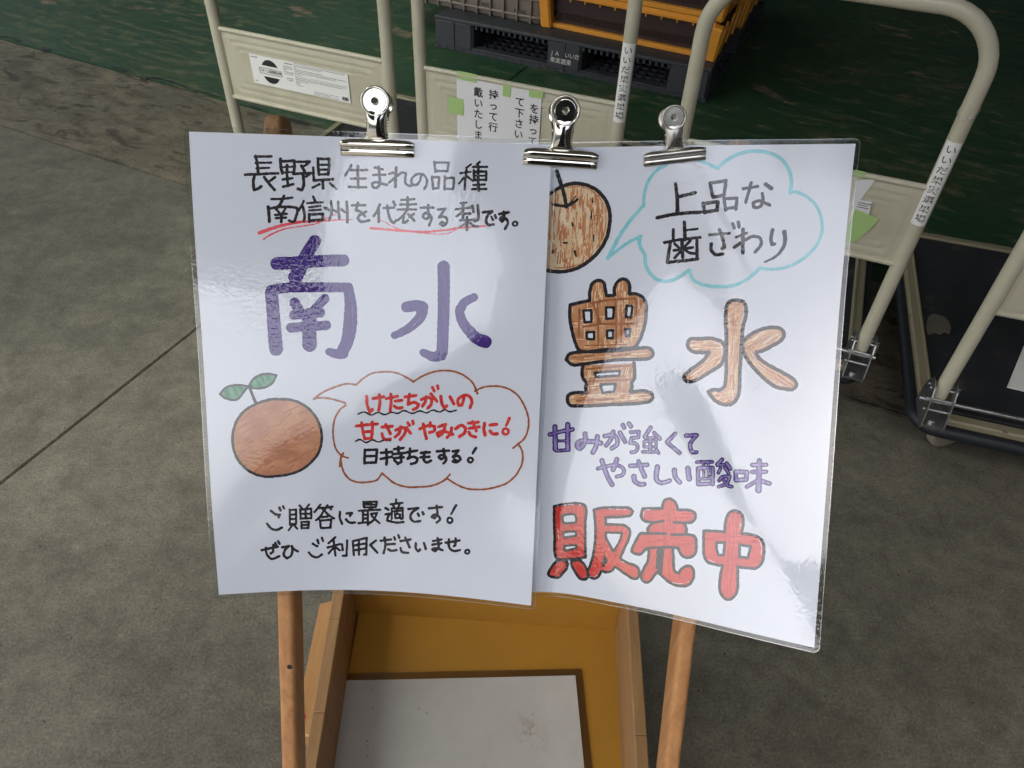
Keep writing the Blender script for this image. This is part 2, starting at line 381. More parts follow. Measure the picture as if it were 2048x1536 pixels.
# directions of the floor: e1 runs along the shed front, e2 into the shed
a0 = math.radians(-24.2); e1 = np.array([math.cos(a0), math.sin(a0)]); e2 = np.array([-e1[1], e1[0]])
J0 = np.array([-1.172, 2.405])                      # a point on the joint in front of the brown strip
B0 = np.array([-1.26, 3.10])
K0 = np.array([-.881, 1.642])                       # a point on the cross joint
def slab(name, s0, s1, t0, t1, org, mat, z=0.0, th=.15, cut=None):
    """slab between two positions along e1 and two along e2"""
    ps = [org + e1 * s + e2 * t_ for s, t_ in ((s0, t0), (s1, t0), (s1, t1), (s0, t1))]
    bm = bmesh.new(); vs = [bm.verts.new((p[0], p[1], z)) for p in ps]; f = bm.faces.new(vs)
    r = bmesh.ops.extrude_face_region(bm, geom=[f]); bmesh.ops.translate(bm, vec=(0, 0, -th), verts=[v for v in r['geom'] if isinstance(v, bmesh.types.BMVert)])
    bmesh.ops.recalc_face_normals(bm, faces=bm.faces[:])
    top = [e for e in bm.edges if all(v.co.z > z - 1e-5 for v in e.verts)]
    bmesh.ops.bevel(bm, geom=top, offset=.0025, segments=2, affect='EDGES')
    me = bpy.data.meshes.new(name); bm.to_mesh(me); bm.free(); return link_mesh(name, me, mat)
sK = (K0 - J0) @ e1
jt = -0.004
pav = empty('concrete_pavement', (0, 0, 0)); pav['kind'] = 'structure'
for i, (s0, s1) in enumerate(((sK - 12, sK - .002), (sK + .002, sK + 4.0), (sK + 4.004, sK + 12))):
    for t0, t1 in ((-3.2, -.0025), (-6.4, -3.208)):
        o = slab('pavement_slab', s0, s1, t0, t1, J0, M['pave']); o.parent = pav
tb = (B0 - J0) @ e2
o = slab('concrete_strip', -11, 14, .0025, tb - .001, J0, M['strip']); o['kind'] = 'structure'
gf = empty('green_floor', (0, 0, 0)); gf['kind'] = 'structure'
sG = (np.array([.012, 3.631]) - J0) @ e1
for s0, s1 in ((-11, sG - .002), (sG + .002, 14)):
    o = slab('painted_floor_slab', s0, s1, tb + .001, tb + 9, J0, M['green'], z=.004); o.parent = gf
# broken black seam along the green edge
mb = MB()
def seam(pts, wd):
    for i in range(len(pts) - 1):
        a, b = np.array(pts[i]), np.array(pts[i + 1]); d = b - a; L = np.linalg.norm(d); d /= L; nn = np.array([-d[1], d[0]])
        k = max(3, int(L / .012)); vs = []
        for j in range(k + 1):
            p = a + d * L * j / k; w_ = wd * (.35 + .65 * random.random()) * (math.sin(PI * j / k) ** .5 + .05); q = nn * w_; o_ = nn * random.uniform(-.3, .3) * wd
            vs += [(*(p + q + o_), .0065), (*(p - q + o_), .0065)]
        mb.add(vs, [(2 * j, 2 * j + 1, 2 * j + 3, 2 * j + 2) for j in range(k)])
def gz(x, y, z=0.0):
    r = ROT @ np.array([x - CXY[0], y - CXY[1], FOC]); t_ = (z - CAM[2]) / r[2]; p = CAM + r * t_; return p[:2]
for pts, wd in (([(0, 73), (22, 78), (45, 85)], .012), ([(82, 98), (104, 103)], .022), ([(222, 136), (258, 146)], .014), ([(278, 163), (300, 157), (330, 161)], .012), ([(330, 161), (376, 178)], .009), ([(380, 180), (442, 197)], .007), ([(496, 212), (524, 222)], .012), ([(560, 236), (620, 252)], .012), ([(1692, 797), (1760, 818), (1800, 831), (1858, 851)], .007), ([(1912, 873), (1960, 888), (2000, 902), (2046, 916)], .008)):
    seam([gz(x, y) for x, y in pts], wd)
tag(mb.build('floor_crack', M['rubber']), kind='structure')

# ------------------------------------------------------------------ setting: the shed (roof over the goods, open towards the street)
ROOF_Y = -1.05
mb = MB(); bays = [(-7.8, -6.2), (-5.0, -3.0), (-1.6, 7.8)]
for xa, xb in bays: mb.box(((xa + xb) / 2, 4.4, 3.42), (xb - xa, 2 * (4.4 - ROOF_Y), .08))
for xa, xb in ((-6.2, -5.0), (-3.0, -1.6)):
    mb.box(((xa + xb) / 2, ROOF_Y + .3, 3.42), (xb - xa, .6, .08))
for y in np.arange(-.8, 9.6, 1.3): mb.box((0, y, 3.30), (15.5, .09, .158))
roof = tag(mb.build('shed_roof', M['roof_light']), 'pale grey steel roof of the sorting shed with translucent strips', kind='structure')
for xa, xb in ((-6.2, -5.0), (-3.0, -1.6)):
    mb = MB(); mb.box(((xa + xb) / 2, 4.72, 3.44), (xb - xa, 9.6, .006)); mb.build('skylight_strip', M['skylight'], roof)  # translucent strips added to the roof to brighten the floor
mb = MB(); mb.box((0, 9.9, 1.62), (15.6, .1, 3.5))
for x in np.arange(-7.6, 7.7, .4): mb.box((x, 9.84, 1.62), (.05, .03, 3.5))
tag(mb.build('shed_back_wall', M['cladding']), 'grey clad wall at the back of the shed', kind='structure')
for sx in (1,):
    mb = MB(); mb.box((sx * 3.6, 4.6, 1.66), (.1, 10.4, 3.4)); tag(mb.build('shed_side_wall', M['cladding']), kind='structure')  # out of view, added to block light coming from the right

def wall_box(name, x0, x1, y0, y1, z0, z1, mat):
    mb = MB(); mb.box(((x0 + x1) / 2, (y0 + y1) / 2, (z0 + z1) / 2), (x1 - x0, y1 - y0, z1 - z0), None, .01); return tag(mb.build(name, mat), kind='structure')
mb = MB(); fp = [(-2.6, 1.56), (-.9, 1.57), (-.47, 1.61), (-.47, 3.38), (-2.6, 3.38)]  # unseen panel, added and cut to darken the left poster's reflection
mb.add([(x, y_, z_) for y_ in (-1.14, -1.05) for x, z_ in fp], [(0, 1, 2, 3, 4), (9, 8, 7, 6, 5)] + [(i, (i + 1) % 5, 5 + (i + 1) % 5, 5 + i) for i in range(5)]); tag(mb.build('shed_fascia', M['steel_dark']), kind='structure')
stk = empty('covered_stack', (.2, -1.22, 0)); tag(stk, 'dark tarpaulin draped over a tall stack of goods behind the photographer', 'covered goods')  # unseen prop, its outline shaped for the dark area mirrored in the posters
prof = [(-.28, -.01), (-.29, .72), (-.28, 1.15), (-.17, 1.36), (-.10, 1.52), (-.08, 1.75), (-.03, 1.94), (.06, 2.10), (.22, 2.16), (.36, 2.20), (.46, 2.27), (.53, 2.36), (.555, 2.30), (.56, -.01)]
mb = MB(); n = len(prof); pv = []
for j, (y_, k_) in enumerate(((-.18, .96), (-.14, 1.0), (0, 1.01), (.14, 1.0), (.17, .985))): pv += [((x - .2) * k_, y_, z_ * (k_ if z_ > 0 else 1)) for x, z_ in prof]
mb.add(pv, [(j * n + i, j * n + (i + 1) % n, (j + 1) * n + (i + 1) % n, (j + 1) * n + i) for j in range(4) for i in range(n)], False)
mb.add(pv, [tuple(range(n)), tuple(range(4 * n, 5 * n))[::-1]]); mb.build('tarpaulin', M['tarp'], stk)
mb = MB()
for z_ in (.6, 1.15): mb.tube([((x - .2) * 1.02, y_, z_) for x, y_ in ((-.27 if z_ < 1 else -.15, .175), (.64, .175))], .006, 6)
tag(mb.build('rope', M['tarp_rope'], stk), kind='stuff')
wall_box('shed_front_wall', 1.28, 3.6, -1.3, -1.06, -.15, 3.38, M['cladding'])  # unseen wall, added and sized to keep sky light off the right floor
wall_box('low_wall', .66, 1.28, -1.3, -1.08, -.15, 1.62, M['cladding'])  # added below view height to darken the floor on the right, never seen
# a low warehouse across the street
mb = MB(); mb.box((0, -26, 1.2), (60, 6, 2.6)); 
tag(mb.build('opposite_building', M['cladding']), kind='structure')

# ------------------------------------------------------------------ the two laminated posters: sheets that buckle and curl
PO = np.array([-.277, .596, 1.1056]); PR = np.array([1, .016, .005]); PR /= np.linalg.norm(PR)
PD = np.array([.021, -.491, -.869]); PD -= PR * PR.dot(PD); PD /= np.linalg.norm(PD)
PN = np.cross(PR, PD); PN = PN if PN[1] < 0 else -PN            # towards the reader
def sm(x, a, b):
    x = np.clip((x - a) / (b - a), 0, 1); return x * x * (3 - 2 * x)
def surf_left(uv):
    """uv in metres on the sheet, u to the right, v down"""
    u = uv[..., 0]; v = uv[..., 1]; s = u / .303; t = np.clip(v / .426, -.1, 1.1)
    wv = -.015 * np.clip(np.sin(PI * np.clip(s, -.05, 1.05)), -.2, 1) * sm(t, .45, 1.08) * 1.25
    wv = wv + .0035 * np.sin(PI * s * 1.0) * (1 - sm(t, .0, .8)) + .0025 * np.sin(2 * PI * (s * .9 + .1)) * np.sin(PI * t) + .0012 * np.sin(2 * PI * (t * 1.6 + s * .7))
    return PO + u[..., None] * PR + v[..., None] * PD + (wv + .001)[..., None] * PN
def surf_right(uv):
    u = uv[..., 0]; v = uv[..., 1]; s = u / .303; t = v / .426
    tl = np.array([.251, .0045]); tr = np.array([.554, -.0098]); br = np.array([.536, .404]); bl = np.array([.2495, .4205])
    a = ((1 - s) * (1 - t))[..., None] * tl + (s * (1 - t))[..., None] * tr + (s * t)[..., None] * br + ((1 - s) * t)[..., None] * bl
    sc = np.clip(s, 0, 1.2); tc = np.clip(t, 0, 1.2); sq = (np.sqrt((s - .27) ** 2 + .0045) + (s - .27)) / 2 / .7315
    wv = -.0050 * sm(s, .0, .12) * (1 - sm(s, .34, .78)) * np.sin(PI * tc) + RB * sq ** 1.12 * tc ** 1.12 + .003 * np.sin(PI * s) * (1 - tc) \
        + .0010 * np.sin(2 * PI * (tc * 1.3 + s * .4)) * sm(s, .15, .5) + .0006 * np.sin(2 * PI * (s * 2.1 - tc * .5)) * sm(s, .2, .5)
    wv = wv - .0035 - .0085 * (1 - sc) * sm(tc, .3, 1.0)
    return PO + a[..., :1] * PR + a[..., 1:] * PD + wv[..., None] * PN
RB = .100
def sproject(P):
    c = (P - CAM) @ ROT; return c[..., :2] / c[..., 2:] * FOC + CXY
def snormal(surf, uv, e=.0008):
    du = surf(uv + np.array([e, 0])) - surf(uv - np.array([e, 0])); dv = surf(uv + np.array([0, e])) - surf(uv - np.array([0, e]))
    n = np.cross(du, dv); n /= np.linalg.norm(n, axis=-1, keepdims=True); sg = np.sign(n @ PN); return n * sg[..., None]
def rectify(surf, px):
    """positions traced from the photograph -> millimetres on the sheet"""
    px = np.asarray(px, float); uv = np.zeros(px.shape) + np.array([.15, .2]); e = 1e-4
    for _ in range(14):
        p0 = sproject(surf(uv)); ju = (sproject(surf(uv + np.array([e, 0]))) - p0) / e; jv = (sproject(surf(uv + np.array([0, e]))) - p0) / e
        d = px - p0; det = ju[..., 0] * jv[..., 1] - ju[..., 1] * jv[..., 0]
        st = np.stack([(d[..., 0] * jv[..., 1] - d[..., 1] * jv[..., 0]) / det, (ju[..., 0] * d[..., 1] - ju[..., 1] * d[..., 0]) / det], -1)
        uv = uv + np.clip(st, -.08, .08)
    return uv

def smooth_line(pts, seg):
    """Catmull-Rom through the points, sharp where the pen turned sharply"""
    P = [np.array(p, float) for p in pts]
    if len(P) < 3: return np.array(P)
    out = [P[0]]
    for i in range(len(P) - 1):
        a, b = P[i], P[i + 1]; L = np.linalg.norm(b - a)
        def tang(k):
            if k == 0 or k == len(P) - 1: return None
            d1 = P[k] - P[k - 1]; d2 = P[k + 1] - P[k]; l1, l2 = np.linalg.norm(d1) + 1e-9, np.linalg.norm(d2) + 1e-9
            c = d1.dot(d2) / l1 / l2
            if c < .35: return None
            t = d1 / l1 + d2 / l2; return t / np.linalg.norm(t)
        ta, tb_ = tang(i), tang(i + 1); d = (b - a)
        ma = d if ta is None else ta * L; mb_ = d if tb_ is None else tb_ * L
        k = max(1, int(L / seg)) if (ta is not None or tb_ is not None) else 1
        for j in range(1, k + 1):
            h = j / k; h2, h3 = h * h, h ** 3
            out.append((2 * h3 - 3 * h2 + 1) * a + (h3 - 2 * h2 + h) * ma + (-2 * h3 + 3 * h2) * b + (h3 - h2) * mb_)
    return np.array(out)

class Ink:
    """pen strokes and filled shapes as one signed distance field, meshed on the sheet"""
    def __init__(s): s.items = []; s.holes = []
    def stroke(s, pts, w0, w1=None, grow=0.0): s.items.append(('s', np.array(pts, float), w0 / 2 + grow, (w0 if w1 is None else w1) / 2 + grow))
    def poly(s, pts, inset=0.0, holes=()): s.items.append(('p', np.array(pts, float), inset, [np.array(h, float) for h in holes]))
    def field(s, G, x0, y0, nx, ny):
        F_ = np.full((ny, nx), 1e3, np.float32)
        def local(lo, hi, pad):
            i0 = max(0, int((lo[0] - pad - x0) / G)); i1 = min(nx, int((hi[0] + pad - x0) / G) + 2)
            j0 = max(0, int((lo[1] - pad - y0) / G)); j1 = min(ny, int((hi[1] + pad - y0) / G) + 2)
            X, Y = np.meshgrid(x0 + G * np.arange(i0, i1), y0 + G * np.arange(j0, j1)); return i0, i1, j0, j1, X, Y
        def segdist(X, Y, a, b):
            d = b - a; L2 = d @ d + 1e-9; t = np.clip(((X - a[0]) * d[0] + (Y - a[1]) * d[1]) / L2, 0, 1)
            return np.hypot(X - a[0] - t * d[0], Y - a[1] - t * d[1]), t
        for it in s.items:
            if it[0] == 's':
                _, P, r0, r1 = it; n = len(P)
                cl = np.concatenate([[0], np.cumsum(np.linalg.norm(np.diff(P, axis=0), axis=1))]); cl /= max(cl[-1], 1e-6)
                for k in range(n - 1):
                    a, b = P[k], P[k + 1]; ra = r0 + (r1 - r0) * cl[k]; rb = r0 + (r1 - r0) * cl[k + 1]; pad = max(ra, rb) + 3 * G
                    i0, i1, j0, j1, X, Y = local(np.minimum(a, b), np.maximum(a, b), pad)
                    d, t = segdist(X, Y, a, b); F_[j0:j1, i0:i1] = np.minimum(F_[j0:j1, i0:i1], d - (ra + (rb - ra) * t))
            else:
                _, P, ins, holes = it; i0, i1, j0, j1, X, Y = local(P.min(0), P.max(0), 3 * G)
                inside = np.zeros(X.shape, bool); dist = np.full(X.shape, 1e3)
                for Q in [P] + holes:
                    n = len(Q)
                    for k in range(n):
                        a, b = Q[k], Q[(k + 1) % n]; d, _ = segdist(X, Y, a, b); dist = np.minimum(dist, d)
                        if a[1] != b[1]:
                            c = ((a[1] > Y) != (b[1] > Y)) & (X < (b[0] - a[0]) * (Y - a[1]) / (b[1] - a[1]) + a[0]); inside ^= c
                sdv = np.where(inside, -dist, dist) + ins
                F_[j0:j1, i0:i1] = np.minimum(F_[j0:j1, i0:i1], sdv)
        return F_
    def bounds(s):
        lo = np.min([it[1].min(0) - 14 for it in s.items], 0); hi = np.max([it[1].max(0) + 14 for it in s.items], 0); return lo, hi

def mesh_field(F_, G, x0, y0):
    """marching squares with filled cells: 2-D points and faces of the region F_ < 0"""
    ny, nx = F_.shape; neg = F_ < 0
    c = neg[:-1, :-1].astype(int) + neg[:-1, 1:] + neg[1:, 1:] + neg[1:, :-1]
    pts = []; faces = []; idx = {}
    def gv(j, i):
        k = (j, i)
        if k not in idx: idx[k] = len(pts); pts.append((x0 + G * i, y0 + G * j))
        return idx[k]
    def ev(j, i, j2, i2):
        k = (j, i, j2, i2) if (j, i) < (j2, i2) else (j2, i2, j, i)
        if k not in idx:
            a, b = F_[k[0], k[1]], F_[k[2], k[3]]; t = a / (a - b); idx[k] = len(pts)
            pts.append((x0 + G * (k[1] + (k[3] - k[1]) * t), y0 + G * (k[0] + (k[2] - k[0]) * t)))
        return idx[k]
    J, I = np.nonzero(c == 4)
    # runs of full cells along a row become one quad (at most 6 cells) to keep the mesh light
    last = None
    for j, i in zip(J.tolist(), I.tolist()): faces.append((gv(j, i), gv(j, i + 1), gv(j + 1, i + 1), gv(j + 1, i)))
    J, I = np.nonzero((c > 0) & (c < 4))
    for j, i in zip(J.tolist(), I.tolist()):
        q = [(j, i), (j, i + 1), (j + 1, i + 1), (j + 1, i)]; f = []
        for k in range(4):
            a, b = q[k], q[(k + 1) % 4]
            if neg[a]: f.append(gv(*a))
            if neg[a] != neg[b]: f.append(ev(*a, *b))
        if len(f) >= 3: faces.append(tuple(f))
    return np.array(pts), faces

def on_sheet(name, pts2, faces, surf, lift, mat, parent, is_uv=False, thick=0.0):
    uv = pts2 if is_uv else rectify(surf, pts2)
    P = surf(uv); n = snormal(surf, uv); P = P + n * lift - np.array(parent.location)
    me = bpy.data.meshes.new(name); me.from_pydata([tuple(p) for p in P], [], faces); me.polygons.foreach_set('use_smooth', [True] * len(faces)); me.update()
    # faces must look towards the reader
    if len(me.polygons) and np.array(me.polygons[0].normal) @ PN < 0: me.flip_normals()
    me.normals_split_custom_set_from_vertices([tuple(x) for x in n])
    return link_mesh(name, me, mat, parent)

def put_ink(name, ink, surf, lift, mat, parent, G=1.0, wob=.35, label=None, clip=None):
    lo, hi = ink.bounds(); nx = int((hi[0] - lo[0]) / G) + 2; ny = int((hi[1] - lo[1]) / G) + 2
    F_ = ink.field(G, lo[0], lo[1], nx, ny)
    yy, xx = np.mgrid[0:ny, 0:nx] * G
    ph = [random.uniform(0, 6.28) for _ in range(4)]
    if name in ('handwriting', 'red_handwriting'): F_ = F_ - .38
    F_ = F_ + wob * (np.sin(xx * .31 + yy * .17 + ph[0]) * np.sin(yy * .27 - xx * .11 + ph[1]) + .6 * np.sin(xx * .83 + ph[2] + yy * .2) * np.sin(yy * .71 + ph[3]))
    if clip is not None: F_ = np.maximum(F_, clip.field(G, lo[0], lo[1], nx, ny))
    pts, faces = mesh_field(F_, G, lo[0], lo[1])
    o = on_sheet(name, pts, faces, surf, lift, mat, parent)
    if label: o['label'] = label
    if name in ('pen_stroke', 'pen_gap', 'second_coat', 'violet_fill', 'red_fill', 'brown_fill'): o['kind'] = 'stuff'
    return o

def hatch(ink, polys, ang, n, l0, l1, w0, w1, jit=5, patches=None):
    """separate pen strokes laid side by side inside a shape"""
    for P in polys:
        lo, hi = P.min(0), P.max(0)
        for _ in range(n):
            if patches: c = np.array(random.choice(patches)) + np.random.normal(0, 9, 2)
            else: c = lo + (hi - lo) * np.random.rand(2)
            a = math.radians(ang + random.uniform(-jit, jit)); L = random.uniform(l0, l1) / 2; d = np.array([math.sin(a), -math.cos(a)]) * L
            q = np.array([-d[1], d[0]]) / L * random.uniform(-.06, .06) * L
            ink.stroke([c - d, c + q, c + d], random.uniform(w0, w1), random.uniform(w0, w1))

class Z:
    """a tracing sheet: points read off an enlargement (origin x0, y0; scale s) of the photograph"""
    def __init__(s, x0, y0, sc): s.o = np.array([x0, y0], float); s.s = sc
    def pts(s, txt):
        a = [list(map(float, q.split(','))) for q in txt.split()]; return s.o + np.array(a) / s.s
    def line(s, ink, w, txt, w1=None, closed=False, grow=0.0, fine=2.0, sharp=False):
        P = s.pts(txt)
        if closed: P = np.vstack([P, P[:1]])
        if not sharp: P = smooth_line(P, fine)
        ink.stroke(P, w / s.s, None if w1 is None else w1 / s.s, grow)
    def lines(s, ink, block):
        for ln in block.strip().splitlines():
            ln = ln.strip()
            if not ln: continue
            w_, r = ln.split(' ', 1); w1 = None
            if '>' in w_: w_, w1 = w_.split('>')
            for part in r.split('|'): s.line(ink, float(w_), part, None if w1 is None else float(w1))
    def ring(s, ink, w, cx, cy, r): s.line(ink, w, ' '.join('%g,%g' % (cx + r * math.cos(a), cy + r * math.sin(a)) for a in np.linspace(0, 2 * PI, 13)[:-1]), closed=True, fine=1.2)
    def curve(s, txt, closed=True):
        P = s.pts(txt)
        if closed: P = np.vstack([P, P[:1]])
        Q = smooth_line(P, 2.0); return Q[:-1] if closed else Q

def sheet(name, surf, loc, label):
    root = empty(name, loc); tag(root, label, 'poster')
    nu, nv = 151, 201; U, V = np.meshgrid(np.linspace(.0028, .3002, nu), np.linspace(.0028, .4232, nv)); uv = np.stack([U, V], -1).reshape(-1, 2)
    f = [(j * nu + i, j * nu + i + 1, (j + 1) * nu + i + 1, (j + 1) * nu + i) for j in range(nv - 1) for i in range(nu - 1)]
    on_sheet('paper', uv, f, surf, 0, M['paper'], root, True)
    # film margin: rounded rectangle minus the paper
    G = .00085; nx = int(.309 / G) + 2; ny = int(.432 / G) + 2
    X, Y = np.meshgrid(-.003 + G * np.arange(nx), -.003 + G * np.arange(ny))
    def rr(cx, cy, hx, hy, r):
        dx = np.abs(X - cx) - hx + r; dy = np.abs(Y - cy) - hy + r; return np.hypot(np.maximum(dx, 0), np.maximum(dy, 0)) + np.minimum(np.maximum(dx, dy), 0) - r
    outer = rr(.1515, .213, .1530, .2145, .006); inner = rr(.1515, .213, .1487, .2102, .0003)
    p, f = mesh_field(np.maximum(outer + .0008, -inner), G, -.003, -.003); on_sheet('clear_margin', p, f, surf, 0, M['film'], root, True)
    G2 = .0005
    p, f = mesh_field(np.maximum(outer, -(outer + .0008)), G, -.003, -.003); on_sheet('film_rim', p, f, surf, 0, M['film_rim'], root, True)
    return root
base = lambda surf: tuple(surf(np.array([.15, .426])))
left = sheet('laminated_poster', surf_left, base(surf_left), 'white laminated handwritten poster with big purple characters, the left one on the easel')
right = sheet('laminated_poster', surf_right, base(surf_right), 'white laminated handwritten poster with red and brown characters and a half pear drawing')
L1, L2, L3 = .00006, .00012, .00018

# ---- left poster ----
z = Z(480, 290, 6.827); k = Ink()
z.lines(k, '''
32 205,160 430,155
36 215,150 238,260 250,390
28 215,245 425,240|225,318 400,312
34 70,405 250,398 520,385
38 200,405 183,500 190,612|190,612 235,600 290,565
38 330,440 400,530 470,612
32 480,440 445,465 400,500
40 553,190 560,300 580,385
36 560,225 740,213|740,215 745,300 735,370
24 580,305 730,295|590,378 735,368
36 645,275 640,400 655,560
32 585,470 715,455|590,570 730,535
32 775,230 955,226|955,226 920,258 875,290
36 840,285 885,360
34 725,395 870,387 962,383|962,383 905,430
38 860,400 870,500 865,570 845,615 790,600
36 1065,185 1070,300 1080,405
34 1070,190 1220,190|1220,190 1215,300 1205,405
28 1080,272 1210,268|1080,338 1210,335|1085,402 1205,398
34 1000,310 1005,420 1012,488|1012,488 1120,477 1268,468
36 1130,490 1135,590
28 1085,535 990,582
32>26 1230,525 1318,602
30 1520,275 1480,345 1435,420
28 1480,345 1600,345 1735,340
34 1610,285 1610,430 1615,580
30 1515,460 1720,458|1485,572 1725,578
30 1840,308 1945,332
28 1815,410 1985,405
32 1892,295 1905,420 1908,530 1870,588 1812,570 1808,525 1850,508 1910,522 2005,545''')
put_ink('handwriting', k, surf_left, L1, M['ink'], left)
k = Ink(); z.lines(k, '''
30 430,740 580,735 715,720
38 600,695 560,790 490,870
40 385,845 395,950 400,1045
34 400,872 500,850 660,845 760,856 790,872 770,960 750,1035|750,1035 715,1050 670,1032
30 500,880 550,940|625,865 565,950|475,955 640,940|490,1000 630,990
36 565,940 565,1050
28 870,765 830,850 805,895
34 860,850 880,960 875,1040
34 1000,705 1030,780
28 920,795 1130,780|940,850 1100,832|945,895 1100,882
34 945,945 945,1048|945,950 1135,940|1135,940 1130,1020|955,1030 1130,1020
36 1160,855 1210,885
34 1240,770 1252,860 1245,960 1215,1025
26 1275,885 1320,915
34 1340,775 1345,900 1360,1010
30 1385,880 1430,915
34 1455,775 1465,900 1465,1055
30 1530,825 1710,820
32 1610,790 1580,893|1580,893 1650,912 1705,975|1720,910 1630,960 1605,1005 1650,1045 1765,1030
30 1910,810 1870,900 1825,970
34 1890,880 1895,1050''')
z2 = Z(760, 290, 6.827)
z2.lines(k, '''
28 45,860 190,855
32 100,830 118,950 150,1035 190,1068 218,1030
34 185,775 205,820
28 290,750 470,740|275,815 490,808|240,880 490,880
32 375,715 375,810 372,885
30 370,895 320,955 248,1025|320,965 312,1060|312,1060 345,1058 380,1028|385,945 470,1035|465,940 400,985
28 555,855 735,855
32 660,820 660,930 668,985 620,1010 585,980 600,940 640,928 685,955 702,1010 670,1095
30 790,885 890,870|890,870 850,930 805,990|805,990 870,975 915,1010 905,1075 855,1102 818,1080 840,1058 885,1072
24 1095,795 1180,785
28 1035,880 1225,855
36 1135,795 1130,1030
30 1130,900 1090,945 1045,975
36 1170,938 1230,935|1260,830 1275,910
34 1335,825 1345,960 1335,1025|1335,1025 1290,1040
28 1095,1030 1280,1020
34 1190,985 1185,1158
26 1175,1060 1095,1120
32 1210,1050 1290,1108 1335,1112
34 1400,920 1530,905|1530,905 1465,975 1445,1040 1475,1088 1550,1082
30 1520,980 1540,1022|1570,955 1585,998
34 1625,942 1755,920
34 1690,910 1695,1010 1665,1045 1637,1015 1660,985 1715,1000 1745,1055 1710,1145''')
z2.ring(k, 26, 1845, 1075, 30)
put_ink('handwriting', k, surf_left, L1, M['ink'], left)
k = Ink(); z2.lines(k, '''
36 220,310 215,440 210,570
28 120,395 180,375
30 125,510 200,450 300,375|300,375 352,385 345,450 352,530 390,555 440,550
30 560,415 545,490 490,545 440,530 432,465 475,415 550,392 615,425 642,490 635,545 605,595
28 740,230 755,370|745,240 935,240|935,240 920,360|760,355 920,355
30 710,430 725,600|715,440 810,440|810,440 795,590|730,590 795,590|885,430 880,610|885,450 1010,450|1010,450 1000,590|880,600 1000,600
26 1240,265 1180,312
24 1095,385 1240,365
30 1180,340 1165,470 1157,605
26 1160,430 1075,530|1190,430 1270,490
28 1360,230 1320,265|1270,300 1460,298
38 1340,290 1340,400 1345,620
32 1280,345 1285,480|1280,365 1450,362|1450,365 1450,480
22 1285,420 1440,418
28 1290,478 1450,475|1275,545 1430,540
30 1260,602 1450,600''')
put_ink('handwriting', k, surf_left, L1, M['ink'], left)
k = Ink(); z.lines(k, '''
52>34 265,1200 500,1120 700,1070 900,1045 1100,1035
34>10 1100,1035 1250,1028 1550,1018
22>14 320,1290 400,1235 600,1150 900,1100 1050,1070 1200,990 1320,942''')
z2.lines(k, '''
36>26 -131,1135 0,1145 300,1170 600,1185 900,1160 1200,1120 1440,1108
13 -10,1028 60,1050 200,1125 400,1178 600,1205 950,1203 1000,1178 1060,1135
10 1240,1010 1305,992''')
put_ink('red_underline', k, surf_left, L1 / 2, M['under_red'], left)

z = Z(500, 450, 4.0157); k = Ink()
z.lines(k, '''
98>118 520,130 465,220 420,310 365,420
104>96 215,310 400,300 600,288 750,284
84>78 168,524 250,508 500,500 780,502
80>112 788,502 808,650 806,780
112>98 806,780 785,920 745,1015
90>62 745,1030 700,1035 635,1018
104>112 172,540 185,700 200,900 210,995
82 358,622 400,690
78 600,592 500,700
78 352,722 565,703|328,825 612,805
110>118 475,720 478,960
100>92 1555,335 1556,600 1548,900 1542,1030
92>62 1535,1045 1480,1058 1392,1025
88>94 1258,658 1340,648 1386,660
94>60 1386,660 1372,730 1300,810 1210,865 1160,886
78>66 1690,672 1720,625 1800,580
72>104 1682,690 1698,760 1760,850 1830,915 1890,938''')
put_ink('large_characters', k, surf_left, L1, M['purple'], left)
k = Ink(); z.lines(k, '''
4 520,112 532,116|445,405 458,395|300,524 380,520|820,640 832,900|1532,390 1534,360|1308,812 1375,745|190,640 205,720|560,300 600,296''')
put_ink('pen_gap', k, surf_left, L2, M['violet'], left)

